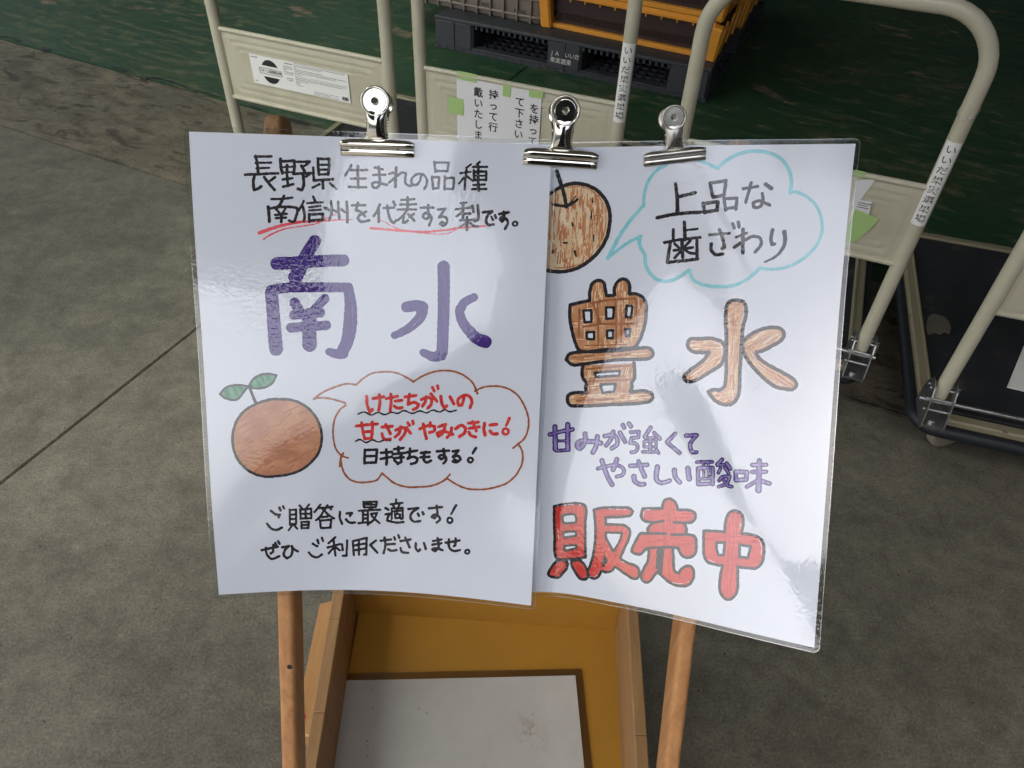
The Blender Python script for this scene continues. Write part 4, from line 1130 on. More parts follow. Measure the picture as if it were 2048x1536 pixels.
# ------------------------------------------------------------------ bulldog clips
def clip(px_a, px_b, px_head, surf, sc, mat, label, z_off=.0):
    """px_a, px_b: ends of the jaw's lower lip, px_head: centre of the round grip"""
    mid = (np.array(px_a, float) + np.array(px_b)) / 2; uvm = rectify(surf, np.array([mid, px_a, px_b], float)); P = surf(uvm); n = snormal(surf, uvm)[0]
    X = P[2] - P[1]; wid = np.linalg.norm(X); X /= wid; n = PN.copy(); n = n - X * n.dot(X); n /= np.linalg.norm(n); Y = np.cross(n, X); Y = Y if Y[2] > 0 else -Y
    root = empty('bulldog_clip', tuple(P[0] + n * z_off)); tag(root, label, 'clip', 'bulldog clips holding the posters')
    Rm = np.stack([X, Y, n], 1); s = wid / .0635
    # front and back plates share the profile: (y, z, half width, curl of the cross-section)
    rows = [(0, .0008, .0312, 0), (.0006, .0018, .0317, 0), (.0030, .0024, .0317, 0), (.0042, .0030, .0316, 0), (.0050, .0022, .0314, 0), (.0058, .0028, .0314, 0), (.0066, .0046, .0315, 0),
            (.0080, .0062, .0315, 0), (.0096, .0070, .0315, 0), (.0112, .0068, .0312, 0), (.0124, .0060, .0300, 0), (.0132, .0052, .0280, 0), (.0138, .0047, .024, 0), (.0141, .0045, .018, 0),
            (.0143, .0045, .0125, .0), (.0150, .0048, .0098, .0008), (.0162, .0052, .0088, .0014), (.0200, .0062, .0083, .0022), (.0250, .0074, .0082, .0026), (.0300, .0086, .0084, .0026), (.0345, .0096, .0092, .0016), (.0362, .0102, .0098, .0006)]
    nx = 17
    def plate(sg, name):
        mb = MB()
        for side in (0, 1):
            vs = []
            for (y, z_, hw, cu) in rows:
                for i in range(nx):
                    q = -1 + 2 * i / (nx - 1); xx = hw * q; edge = cu * (1 - q * q) - (0.0010 if abs(q) > .99 else 0) + (0 if cu else 0)
                    zz_ = (z_ + edge - side * .0007) * sg
                    vs.append(Rm @ (np.array([xx, y, zz_ * 1.0]) * s))
            fs = []
            for j in range(len(rows) - 1):
                for i in range(nx - 1):
                    q = (j * nx + i, j * nx + i + 1, (j + 1) * nx + i + 1, (j + 1) * nx + i); fs.append(q if side == 0 else q[::-1])
            mb.add(vs, fs, True)
        # lip and side skirts of the jaw
        for xs in (-1, 1):
            vs = [Rm @ (np.array([xs * .0314, y, sg * zq]) * s) for y, zq in ((.0006, .0016), (.006, .0028), (.0096, .0068), (.0124, .0056), (.0124, .0012), (.0006, .0004))]
            mb.add(vs, [tuple(range(6))])
        o = mb.build(name, mat, root)
        g = MB(); hc = Rm @ (np.array([0, .0442, sg * .0122]) * s); ax = Rm @ np.array([0, -.20 * 1, sg * 1.0])
        for seg in (((.0026, -.0016), (.0027, .0000)), ((.0027, .0000), (.0034, .0003)), ((.0034, .0003), (.0084, .0003)), ((.0084, .0003), (.0088, -.0014)), ((.0088, -.0014), (.0099, -.0014)), ((.0099, -.0014), (.0102, .0002), (.0108, .0012), (.0115, .0015), (.0122, .0008), (.0125, -.0004), (.0120, -.0016)), ((.0120, -.0016), (.0026, -.0028))): g.lathe([(r * s, h * s) for r, h in seg], hc, ax, 44, True, False)
        g.build('grip', mat, root)
        return o
    plate(1, 'jaw_plate'); plate(-1, 'jaw_plate')
    mb = MB(); mb.tube([Rm @ (np.array([x_, .0215, 0]) * s) for x_ in np.linspace(-.0078, .0078, 8)], .0052 * s, 16); mb.build('spring', M['chrome_dull'], root)
    for xs in (-1, 1):
        mb = MB(); mb.lathe([(0, .0), (.0017 * s, 0), (.0016 * s, .0008 * s), (0, .0011 * s)], Rm @ (np.array([xs * .0083, .0285, .0050]) * s), Rm @ np.array([xs, 0, 0]), 12); mb.build('rivet', mat, root)
    return root
clip((682, 311), (829, 316), (752, 205), surf_left, 1, M['chrome'], 'shiny nickel bulldog clip on the left poster above the words about Nagano', .0006)
clip((1045, 329), (1194, 339), (1127, 229), surf_left, 1, M['chrome'], 'shiny bulldog clip where the two posters overlap, above the pear drawing', .0006)
clip((1287, 334), (1411, 320), (1345, 240), surf_right, 1, M['chrome_dull'], 'smaller dull grey bulldog clip on the right poster above the blue speech bubble', .0012)

# ------------------------------------------------------------------ ochre tray on the ground behind the easel legs, white sheet in it
tray = empty('wooden_tray', (-.02, .50, 0)); tag(tray, 'open wooden tray painted ochre inside on the ground behind the easel legs', 'tray')
tl = lambda x, y, z_: np.array([x + .02, y - .50, z_])
mb = MB(); 
vs = [tl(-.272, .768, .05), tl(.2325, .756, .05), tl(.218, .12, .05), tl(-.262, .12, .05)]; vs += [v - np.array([0, 0, .012]) for v in vs]
mb.add(vs, [(0, 3, 2, 1), (4, 5, 6, 7), (0, 1, 5, 4), (1, 2, 6, 5), (2, 3, 7, 6), (3, 0, 4, 7)]); mb.build('tray_floor', M['ochre'], tray)
def wall(name, a, b, th, side, mat, z0=.0, z1=.20, z1b=None):
    a, b = np.array(a, float), np.array(b, float); d = b - a; d /= np.linalg.norm(d); n = np.array([-d[1], d[0]]) * side * th
    z1b = z1 if z1b is None else z1b
    P = [tl(a[0], a[1], z0), tl(b[0], b[1], z0), tl(b[0], b[1], z1b), tl(a[0], a[1], z1)]; Q = [p + np.array([n[0], n[1], 0]) for p in P]
    bm = bmesh.new(); v = [bm.verts.new(p) for p in P + Q]
    for f in ((0, 1, 2, 3), (7, 6, 5, 4), (0, 4, 5, 1), (1, 5, 6, 2), (2, 6, 7, 3), (3, 7, 4, 0)): bm.faces.new([v[i] for i in f])
    bmesh.ops.recalc_face_normals(bm, faces=bm.faces[:]); bmesh.ops.bevel(bm, geom=bm.edges[:], offset=.0015, segments=1, affect='EDGES')
    me = bpy.data.meshes.new(name); bm.to_mesh(me); bm.free(); return link_mesh(name, me, mat, tray)
# left rail in three glued lengths, right rail in two
def lerp(a, b, t_): return (a[0] + (b[0] - a[0]) * t_, a[1] + (b[1] - a[1]) * t_)
A, B_ = (-.2765, .77), (-.2435, .12)
for t0, t1 in ((0, .155), (.156, .40), (.401, 1)): wall('side_rail', lerp(A, B_, t0), lerp(A, B_, t1), .0195, -1, M['rail_wood'])
A2, B2 = (.2190, .757), (.2050, .12)
for t0, t1 in ((0, .405), (.406, 1)): wall('side_rail', lerp(A2, B2, t0), lerp(A2, B2, t1), .0195, 1, M['rail_wood'])
wall('end_wall', (-.2772, .767), (.2196, .7555), .012, 1, M['ochre'], .0, .165)
wall('end_wall', (-.2440, .118), (.2040, .118), .014, -1, M['rail_wood'], .0, .165)
# white laminated sheet lying in the tray
sh = empty('blank_laminated_sheet', (-.06, .45, .0515)); tag(sh, 'dirty blank white laminated sheet lying in the ochre tray', 'sheet')
def flat_mat():
    m, t, p = newmat('dirty_white_sheet'); v = wpos(t)
    c = ramp(t, noise(t, v, 7, 6, .6), [(.3, srgb(176, 174, 170)), (.7, srgb(196, 194, 190))])
    sp = ramp(t, noise(t, v, 55, 3, .6), [(.735, W0), (.76, W1)]); c = mix(t, mth(t, 'MULTIPLY', sp, .6), c, srgb(96, 90, 92))
    # one brown smear near the right side
    g = N(t, 'ShaderNodeNewGeometry'); mp = N(t, 'ShaderNodeMapping', vector_type='TEXTURE'); mp.inputs['Location'].default_value = (.062, .553, 0); mp.inputs['Scale'].default_value = (.030, .045, 1); mp.inputs['Rotation'].default_value = (0, 0, .5)
    t.links.new(g.outputs['Position'], mp.inputs['Vector']); ln = N(t, 'ShaderNodeVectorMath', operation='LENGTH'); s2 = N(t, 'ShaderNodeVectorMath', operation='MULTIPLY'); s2.inputs[1].default_value = (1, 1, 0)
    t.links.new(mp.outputs[0], s2.inputs[0]); t.links.new(s2.outputs[0], ln.inputs[0])
    k = mth(t, 'MULTIPLY', ramp(t, ln.outputs['Value'], [(.2, W1), (1.0, W0)]), ramp(t, noise(t, v, 60, 6, .7), [(.46, W0), (.60, W1)]))
    c = mix(t, mth(t, 'MULTIPLY', k, .65), c, srgb(132, 112, 84))
    t.links.new(c, p.inputs['Base Color']); p.inputs['Roughness'].default_value = .3; t.links.new(bump(t, noise(t, v, 14, 3), .0015), p.inputs['Normal']); return m
M['dirty'] = flat_mat()
C0 = np.array([[-.275, .634], [.144, .664], [.164, .366], [-.257, .336]])
def quad_sheet(name, inset0, inset1, mat, zl):
    c = C0.mean(0); V = []; F_ = []
    def ring_(i):
        out = []
        for k_ in range(4):
            p = C0[k_]; e_a = C0[(k_ + 1) % 4] - p; e_b = C0[(k_ - 1) % 4] - p; e_a = e_a / np.linalg.norm(e_a); e_b = e_b / np.linalg.norm(e_b); out.append(p + (e_a + e_b) * i)
        return out
    if inset0 is None:
        n = 12; r = ring_(inset1); P = [r[0] * (1 - a) * (1 - b) + r[1] * a * (1 - b) + r[2] * a * b + r[3] * (1 - a) * b for b in np.linspace(0, 1, n) for a in np.linspace(0, 1, n)]
        V = [(p[0] + .06, p[1] - .45, zl + .0012 * math.sin(9 * p[0]) * math.sin(11 * p[1]) + .0012) for p in P]; F_ = [(j * n + i, (j + 1) * n + i, (j + 1) * n + i + 1, j * n + i + 1) for j in range(n - 1) for i in range(n - 1)]
    else:
        a, b = ring_(inset0), ring_(inset1); V = [(p[0] + .06, p[1] - .45, zl) for p in a + b]; F_ = [(k_, 4 + k_, 4 + (k_ + 1) % 4, (k_ + 1) % 4) for k_ in range(4)]
    me = bpy.data.meshes.new(name); me.from_pydata(V, [], F_); me.polygons.foreach_set('use_smooth', [True] * len(F_)); me.update()
    if me.polygons[0].normal.z < 0: me.flip_normals()
    return link_mesh(name, me, mat, sh)
quad_sheet('paper', None, .004, M['dirty'], .0012)
quad_sheet('clear_margin', -.0095, .0038, M['film_beige'], .0016)
mb = MB()
for px_ in ((838, 1419), (854, 1427), (745, 1381), (746, 1416), (735, 1483), (736, 1493), (735, 1512), (1065, 1430)):
    g_ = gz(*px_, .054); mb.lathe([(0, 0), (.0011, 0)], (g_[0] + .06, g_[1] - .45, .0046), (0, 0, 1), 8)
tag(mb.build('ink_speck', M['print'], sh), kind='stuff')
# the pine plank beside the tray
pk = empty('pine_plank', (-.325, .66, 0)); tag(pk, 'pale pine plank with a red mark, left of the ochre tray', 'plank')
pp = lambda x, y, z_: (x + .325, y - .66, z_)
quad = [(-.337, .752), (-.300, .765), (-.290, .516), (-.331, .516)]
mb = MB(); vs = [pp(*q, .10) for q in quad] + [pp(*q, .088) for q in quad]
mb.add(vs, [(0, 3, 2, 1), (4, 5, 6, 7), (0, 1, 5, 4), (1, 2, 6, 5), (3, 0, 4, 7)]); mb.build('board', M['plank_wood'], pk)
mb = MB(); mb.add([pp(-.331, .5158, .10), pp(-.290, .5158, .10), pp(-.290, .5158, .088), pp(-.331, .5158, .088)], [(0, 3, 2, 1)]); mb.build('end_grain', M['end_wood'], pk)
mb = MB(); mb.box(pp(-.315, .63, .043), (.02, .2, .088)); mb.build('cleat', M['plank_wood'], pk)
M['red_print'] = paint('red_print', srgb(190, 48, 40), .6, .1)
mb = MB(); c0 = np.array([-.3235, .542])
dm = [(0, .014), (.010, 0), (0, -.014), (-.010, 0)]; i_ = [(a * .55, b * .5) for a, b in dm]
mb.add([pp(c0[0] + a, c0[1] + b, .1005) for a, b in dm + i_], [(k_, (k_ + 1) % 4, 4 + (k_ + 1) % 4, 4 + k_) for k_ in range(4)]); mb.build('red_mark', M['red_print'], pk)

# ------------------------------------------------------------------ platform trolleys
TW, TH, TR_, TT = .512, .975, .11, .0158     # handle width, height, bend radius, tube radius
PZ = .165                                     # platform height
def arc_pts(c, r, a0_, a1_, n, ex, ez): return [c + r * (math.cos(a) * ex + math.sin(a) * ez) for a in np.linspace(a0_, a1_, n)]
def trolley(name, loc, rz, label):
    root = empty(name, (loc[0], loc[1], 0), rz); tag(root, label, 'trolley', 'platform trolleys parked side by side')
    X, Z_ = np.array([1., 0, 0]), np.array([0, 0, 1.]); H0 = PZ + .045
    pts = [np.array([0, 0, z_]) for z_ in np.linspace(H0, TH - TR_, 8)] + arc_pts(np.array([TR_, 0, TH - TR_]), TR_, PI, PI / 2, 10, X, Z_)[1:] \
        + [np.array([x_, 0, TH]) for x_ in np.linspace(TR_, TW - TR_, 8)][1:] + arc_pts(np.array([TW - TR_, 0, TH - TR_]), TR_, PI / 2, 0, 10, X, Z_)[1:] + [np.array([TW, 0, z_]) for z_ in np.linspace(TH - TR_, H0, 8)][1:]
    mb = MB(); mb.tube(pts, TT, 20); mb.build('handle_tube', M['cream'], root)
    # pressed sheet panel between the uprights: rolled edges, raised rings
    z0, z1 = .462, .645; x0, x1 = TT * .9, TW - TT * .9; nx, nz = 66, 30; V = []; F_ = []
    for j in range(nz + 1):
        for i in range(nx + 1):
            x_ = x0 + (x1 - x0) * i / nx; z_ = z0 + (z1 - z0) * j / nz; d = min(x_ - x0, x1 - x_, z_ - z0, z1 - z_); y = 0
            for dc, amp in ((.020, .0042), (.036, .0034), (.052, .0026)): y -= amp * math.exp(-((d - dc) / .0032) ** 2)
            V.append((x_, y - .004, z_))
    F_ = [(j * (nx + 1) + i, j * (nx + 1) + i + 1, (j + 1) * (nx + 1) + i + 1, (j + 1) * (nx + 1) + i) for j in range(nz) for i in range(nx)]
    mb = MB(); mb.add(V, F_, True); mb.add([(v[0], v[1] + .0016, v[2]) for v in V], [f[::-1] for f in F_], True)
    mb.build('handle_panel', M['cream'], root)
    for z_ in (z0, z1):
        mb = MB(); mb.tube([(x_, -.004, z_) for x_ in np.linspace(x0 - .002, x1 + .002, 12)], .0062, 10); mb.build('panel_rim', M['cream'], root)
    # platform
    PL = .80; mb = MB(); mb.box((TW / 2, PL / 2 + .01, PZ - .012), (TW - .016, PL - .03, .016), None, .003); mb.build('deck_mat', M['deck'], root)
    for xs in (0, TW):
        mb = MB(); mb.box((xs, PL / 2 + .01, PZ - .014), (.030, PL - .02, .030), None, .004); mb.box((xs + (.010 if xs == 0 else -.010), PL / 2 + .01, PZ + .002), (.006, PL - .03, .006), None, .001); mb.build('side_rail', M['cream_worn'], root)
    for ys in (.0, PL + .01):
        mb = MB(); mb.box((TW / 2, ys, PZ - .014), (TW - .032, .028, .030), None, .004); mb.build('end_rail', M['cream_worn'], root)
    mb = MB(); r_ = .05; c = [(-.022, -.022), (TW + .022, -.022), (TW + .022, PL + .032), (-.022, PL + .032)]; P = []
    for k_, (cx, cy) in enumerate(c):
        sx = 1 if cx < 0 else -1; sy = 1 if cy < 0 else -1; a_ = [PI, 1.5 * PI, 0, .5 * PI][k_]
        P += [np.array([cx + sx * r_ + r_ * math.cos(a), cy + sy * r_ + r_ * math.sin(a), PZ - .028]) for a in np.linspace(a_, a_ + PI / 2, 7)]
    mb.tube(P, .0165, 10, False, True); mb.build('rubber_bumper', M['rubber'], root)
    mb = MB(); mb.box((TW / 2, PL / 2, PZ - .052), (TW - .12, PL - .1, .03), None, .006); mb.build('underframe', M['cream_worn'], root)
    # fold-down brackets
    for xs in (0, TW):
        br = MB()
        for dx in (-.024, .0225):
            out = [(-.052, PZ - .006), (-.056, PZ + .006), (-.046, PZ + .035), (-.034, PZ + .070), (-.022, PZ + .088), (-.004, PZ + .096), (.014, PZ + .092), (.030, PZ + .07), (.040, PZ + .035), (.044, PZ - .006)]
            bm_v = [(xs + dx, y, z_) for y, z_ in out] + [(xs + dx + .0025, y, z_) for y, z_ in out]; n = len(out)
            br.add(bm_v, [tuple(range(n))[::-1], tuple(range(n, 2 * n))] + [(k_, (k_ + 1) % n, n + (k_ + 1) % n, n + k_) for k_ in range(n)])
        br.box((xs + .0004, -.004, PZ - .0005), (.046, .094, .004)); b_o = br.build('hinge_bracket', M['zinc'], root)
        mb = MB(); mb.tube([(xs - .038, -.006, PZ + .042), (xs + .038, -.006, PZ + .042)], .0058, 12)
        for y, z_ in ((-.026, PZ + .03), (-.018, PZ + .055), (-.004, PZ + .075), (.016, PZ + .07)): mb.tube([(xs - .0275, y, z_), (xs + .0285, y, z_)], .0032, 8)
        mb.build('pin', M['zinc'], b_o)
        mb = MB(); sp = [(xs + .030 + .0045 * math.cos(a), -.002 + .0045 * math.sin(a), PZ + .045 + .0011 * a / 1.0) for a in np.linspace(0, 2 * PI * 6, 90)]; mb.tube(sp, .0009, 5); mb.build('spring', M['zinc'], b_o)
        mb = MB(); mb.lathe([(0, .0), (.0078, 0), (.0078, .004), (.005, .006), (0, .006)], (xs, -.034, PZ + .0015), (0, 0, 1), 6, False); mb.build('bolt', M['zinc'], b_o)
    mb = MB(); mb.tube([(.0, -.006, PZ + .042), (TW, -.006, PZ + .042)], .0050, 12); mb.build('release_rod', M['zinc'], root)
    for cx, cy in ((.096, .086), (TW - .075, .085), (.075, PL - .085), (TW - .075, PL - .085)):
        cs = MB(); cs.box((cx, cy, PZ - .034), (.07, .07, .006), None, .001); cs.box((cx - .010, cy + .0174, .088), (.036, .004, .075), Euler((0, 0, .52)).to_matrix(), .001); co = cs.build('caster', M['gunmetal'], root)
        wax = (.5, -.87, 0); wh = MB(); wh.lathe([(.012, -.013), (.040, -.014), (.050, -.011), (.052, -.005), (.052, .005), (.050, .011), (.040, .014), (.012, .013)], (cx, cy, .052), wax, 32); wh.build('wheel', M['wheel_grey'], co); wh = MB(); wh.lathe([(.0, -.010), (.030, -.010), (.034, -.008), (.034, .008), (.030, .010), (0, .010)], (cx, cy, .052), wax, 24); wh.build('wheel_hub', M['rubber'], co)
    return root
trs = [trolley('platform_trolley', (.341, 1.591), math.radians(-18.8), 'platform trolley right behind the right poster, stickered pole and green tape on its panel')]
def tcopy(loc, rz, label):
    c = copy_tree(trs[0]); c.location = (loc[0], loc[1], 0); c.rotation_euler = (0, 0, rz); c['label'] = label; trs.append(c); return c
tcopy((-.828, 2.113), math.radians(-20.0), 'leftmost platform trolley with a printed white product label on its panel')
tcopy((-.263, 1.917), math.radians(-18.9), 'platform trolley between the first two clips with a taped paper notice on its panel')
tcopy((.957, 1.275), math.radians(-15.0), 'rightmost platform trolley, only its left post, dark deck and wheel in the picture')
T3, T1, T2, T4 = trs
# pole stickers on the right-hand uprights
def pole_sticker(root, ztop, zbot, ang0):
    xc = TW; r = TT + .0007; half = .98; n = 14; mb = MB()
    def P(u, z_): a = ang0 + u; return (xc + r * math.sin(a), -r * math.cos(a), z_)
    vs = [P(-half + 2 * half * i / n, z_) for z_ in (zbot, ztop) for i in range(n + 1)]
    mb.add(vs, [(i, i + 1, n + 2 + i, n + 1 + i) for i in range(n)], True); mb.build('pole_sticker', M['sticker'], root)
    chars = []; L = ztop - zbot; s_ = 'いいだ果実選果場'; st = L / (len(s_) + .5)
    r2 = r + .0005
    for i, c in enumerate(s_): chars.append((c, 0, ztop - st * (i + .75), .0215, .0182))
    text_mesh(chars, lambda x, y: (xc + r2 * math.sin(ang0 + x / r2), -r2 * math.cos(ang0 + x / r2), y), 'sticker_lettering', M['print'], root, .006)
pole_sticker(T3, .748, .566, -.18)
pole_sticker(T2, .787, .608, .10)
# panel label on the left trolley
def panel_map(x, y, d=.0072): return (x, -d, y)
mb = MB(); mb.box((.245, -.0066, .556), (.300, .0008, .078)); mb.build('product_label', M['sticker'], T1)
mb = MB(); n = 40; lo_ = []
def disc(cx, cz, r, a0_, a1_, clipz=None):
    vs = [(cx + r * math.cos(a), -.0074, cz + r * math.sin(a)) for a in np.linspace(a0_, a1_, 28)]; mb.add(vs, [tuple(range(28))])
disc(.156, .5615, .0265, .12 * PI, .88 * PI); disc(.156, .5515, .0265, 1.12 * PI, 1.88 * PI)
mb.build('round_emblem', M['print'], T1)
mb = MB()
for z_ in (.5638, .5492): mb.box((.156, -.0072, z_), (.070, .0006, .0010))
for x_ in (.121, .191): mb.box((x_, -.0072, .5565), (.0010, .0006, .0146))
mb.build('emblem_frame', M['print'], T1)
txt = 'スチール製運搬台車'
text_mesh([(c, .126 + .0075 * i, .5565, .0078, .0098) for i, c in enumerate(txt)], lambda x, y: (x, -.0078, y), 'label_lettering', M['print'], T1, .004)
mb = MB()
def bars(x, z_, L, rows_, dz, h, jit=.35):
    for r_ in range(rows_):
        xx = x
        while xx < x + L:
            w_ = random.uniform(.0016, .0052); mb.box((min(xx + w_ / 2, x + L), -.0073, z_ - r_ * dz), (w_, .0004, h)); xx += w_ + random.uniform(.0008, .0022)
            if random.random() < .06 and r_ > 0: break
bars(.205, .589, .022, 1, .004, .0024); bars(.199, .581, .028, 5, .0050, .0018); bars(.206, .550, .020, 2, .005, .0022)
bars(.236, .590, .150, 7, .0041, .0014); bars(.236, .556, .150, 6, .0041, .0014); bars(.285, .528, .075, 3, .0038, .0012); bars(.100, .589, .018, 1, .004, .0028); bars(.101, .525, .008, 1, .004, .0028)
for (a, b, c, d) in ((.234, .594, .390, .594), (.234, .560, .390, .560), (.234, .594, .234, .536)): mb.box(((a + c) / 2, -.0073, (b + d) / 2), (abs(c - a) + .0006, .0004, abs(d - b) + .0006))
tag(mb.build('small_print', M['print_grey'], T1), kind='stuff')
mb = MB(); xx = .372
while xx < .391: w_ = random.choice((.0005, .0010, .0015)); mb.box((xx, -.0074, .5265), (w_, .0004, .009)); xx += w_ + .0009
tag(mb.build('barcode', M['print'], T1), kind='stuff')
# taped notice on the second trolley
NX0, NZ1 = .100, .640
mb = MB(); mb.box((NX0 + .11, -.0076, NZ1 - .095), (.22, .0006, .19)); mb.build('taped_notice', M['notice'], T2)
cols = [(.204, .596, 'を持って'), (.166, .606, 'て下さい'), (.098, .611, '持って行'), (.058, .610, '戴いたしま')]
ch_ = []
for cx, cz, s_ in cols:
    for i, c in enumerate(s_): ch_.append((c, NX0 + cx, cz - .0275 * i, .0255, .0255))
text_mesh(ch_, lambda x, y: (x, -.0084, y), 'notice_lettering', M['print'], T2, .016)
for (x_, z_, w_, h_, a) in ((.128, .645, .052, .020, .02), (.232, .632, .020, .034, .06), (.306, .636, .036, .020, -.05), (.098, .566, .040, .042, .0)):
    mb = MB(); mb.box((x_, -.0092, z_), (w_, .0005, h_), Euler((0, a, 0)).to_matrix()); mb.build('green_tape', M['tape'], T2)
# third trolley: paper slip and tape on the right end of the panel
mb = MB(); mb.add([(.366, -.0080, .632), (.402, -.0080, .644), (.388, -.0080, .590), (.376, -.0080, .575)], [(0, 3, 2, 1)]); mb.build('paper_scrap', M['notice'], T3)
mb = MB(); mb.box((.398, -.0086, .556), (.034, .0005, .074), Euler((0, -.10, 0)).to_matrix()); mb.build('shipping_label', M['notice'], T3)
mb = MB()
for z_, L in ((.587, .026), (.582, .020), (.577, .024), (.568, .014), (.560, .025), (.555, .018), (.550, .022), (.541, .011)): mb.box((.386 + L / 2, -.0091, z_), (L, .0004, .0014))
for i in range(10): mb.box((.388 + i * .0023, -.0091, .530), (random.choice((.0007, .0012)), .0004, .010))
tag(mb.build('small_print', M['print'], T3), kind='stuff')
mb = MB(); mb.add([(.385, -.0095, .572), (.436, -.0095, .560), (.430, -.0095, .540), (.412, -.0095, .500), (.398, -.0095, .492), (.380, -.0095, .494)], [(0, 5, 4, 3, 2, 1)]); mb.build('green_tape', M['tape'], T3)
mb = MB(); mb.box((.368, -.0095, .648), (.022, .0005, .014)); mb.build('green_tape', M['tape'], T3)
# wire twisted round the third trolley's right pole
mb = MB(); mb.tube([(TW + (TT + .0012) * math.cos(a), (TT + .0012) * math.sin(a), .805 + .012 * math.sin(a + .6)) for a in np.linspace(0, 2 * PI, 30)], .0012, 6); mb.build('wire_tie', M['chrome_dull'], T3)

# paper scrap on the dark deck and a white board leaning on the last trolley
def flat_thing(name, pts, th, mat, label, cat, z_):
    c = np.mean(pts, 0); root_loc = (c[0], c[1], z_); bm = bmesh.new(); v = [bm.verts.new((p[0] - c[0], p[1] - c[1], 0)) for p in pts]; f = bm.faces.new(v)
    r = bmesh.ops.extrude_face_region(bm, geom=[f]); bmesh.ops.translate(bm, vec=(0, 0, th), verts=[q for q in r['geom'] if isinstance(q, bmesh.types.BMVert)]); bmesh.ops.recalc_face_normals(bm, faces=bm.faces[:])
    me = bpy.data.meshes.new(name); bm.to_mesh(me); bm.free(); o = link_mesh(name, me, mat); o.location = root_loc; return tag(o, label, cat)
M['kraft'] = paint('wet_brown_paper', srgb(96, 90, 78), .8, .2)
flat_thing('paper_scrap', [gz(x, y, PZ) for x, y in ((1858, 632), (1866, 626), (1876, 628), (1888, 632), (1898, 641), (1903, 656), (1899, 667), (1889, 663), (1881, 668), (1870, 664), (1856, 669), (1852, 650))], .0015, M['kraft'], 'torn brown paper scrap on the dark deck of the rightmost trolley', 'paper scrap', PZ - .003)
flat_thing('white_board', [gz(x, y, PZ + .01) for x, y in ((2018, 768), (2052, 685), (2150, 700), (2150, 800))], .004, M['sticker'], 'white board lying on the deck of the rightmost trolley at the picture edge', 'board', PZ - .002)

# ------------------------------------------------------------------ pallet and crates
pa = math.atan2(3.292 - 3.789, .775 + .446); pal = empty('plastic_pallet', (-.446, 3.789, .004), pa); tag(pal, 'black plastic pallet under the stacked crates', 'pallet')
PW, PD_, PH = 1.318, 1.32, .145
def deck(name, z_, th, nx, ny, bar_):
    """a grid of bars"""
    mb = MB()
    for i in range(nx + 1): mb.box((PW * i / nx * .985 + .01, PD_ / 2, z_), (bar_, PD_, th))
    for j in range(ny + 1): mb.box((PW / 2, PD_ * j / ny * .985 + .01, z_ + .0006), (PW, bar_, th))
    return tag(mb.build(name, M['pallet'], pal), kind='stuff')
deck('bottom_grid', .010, .018, 30, 26, .014)
mb = MB(); mb.box((PW / 2, PD_ / 2, PH - .008), (PW, PD_, .016), None, .004); mb.build('top_deck', M['pallet'], pal)
for y in (.012, PD_ - .012):
    mb = MB()
    for i in range(47): mb.box((.02 + i * .0278, y, PH - .024), (.010, .010, .020))
    tag(mb.build('deck_ribs', M['pallet'], pal), kind='stuff')
for x_, w_ in ((.1, .2), (.655, .165), (PW - .09, .18)):
    for y in (.075, PD_ / 2, PD_ - .075):
        mb = MB(); mb.box((x_, y, .072), (w_, .15, .132), None, .012); mb.box((x_, y - .0765, .072), (.012, .006, .118), None, .002); mb.build('block', M['pallet'], pal)
for y in (.03,):
    mb = MB(); mb.box((PW / 2, y, .0225), (PW - .02, .05, .006), None, .002); mb.build('front_board', M['pallet'], pal)
tx = [(c, .600 + .024 * i, .083, .026, .026) for i, c in enumerate('JA いいだ')] + [(c, .604 + .026 * i, .052, .026, .026) for i, c in enumerate('果実選果')]
text_mesh(tx, lambda x, y: (x, -.0035 - .0012, y), 'stencil_lettering', M['print_white'], pal, .01)
Rp = np.array([[math.cos(pa), -math.sin(pa)], [math.sin(pa), math.cos(pa)]])
def pal_xy(wx, wy): return Rp.T @ (np.array([wx, wy]) - np.array([-.446, 3.789]))

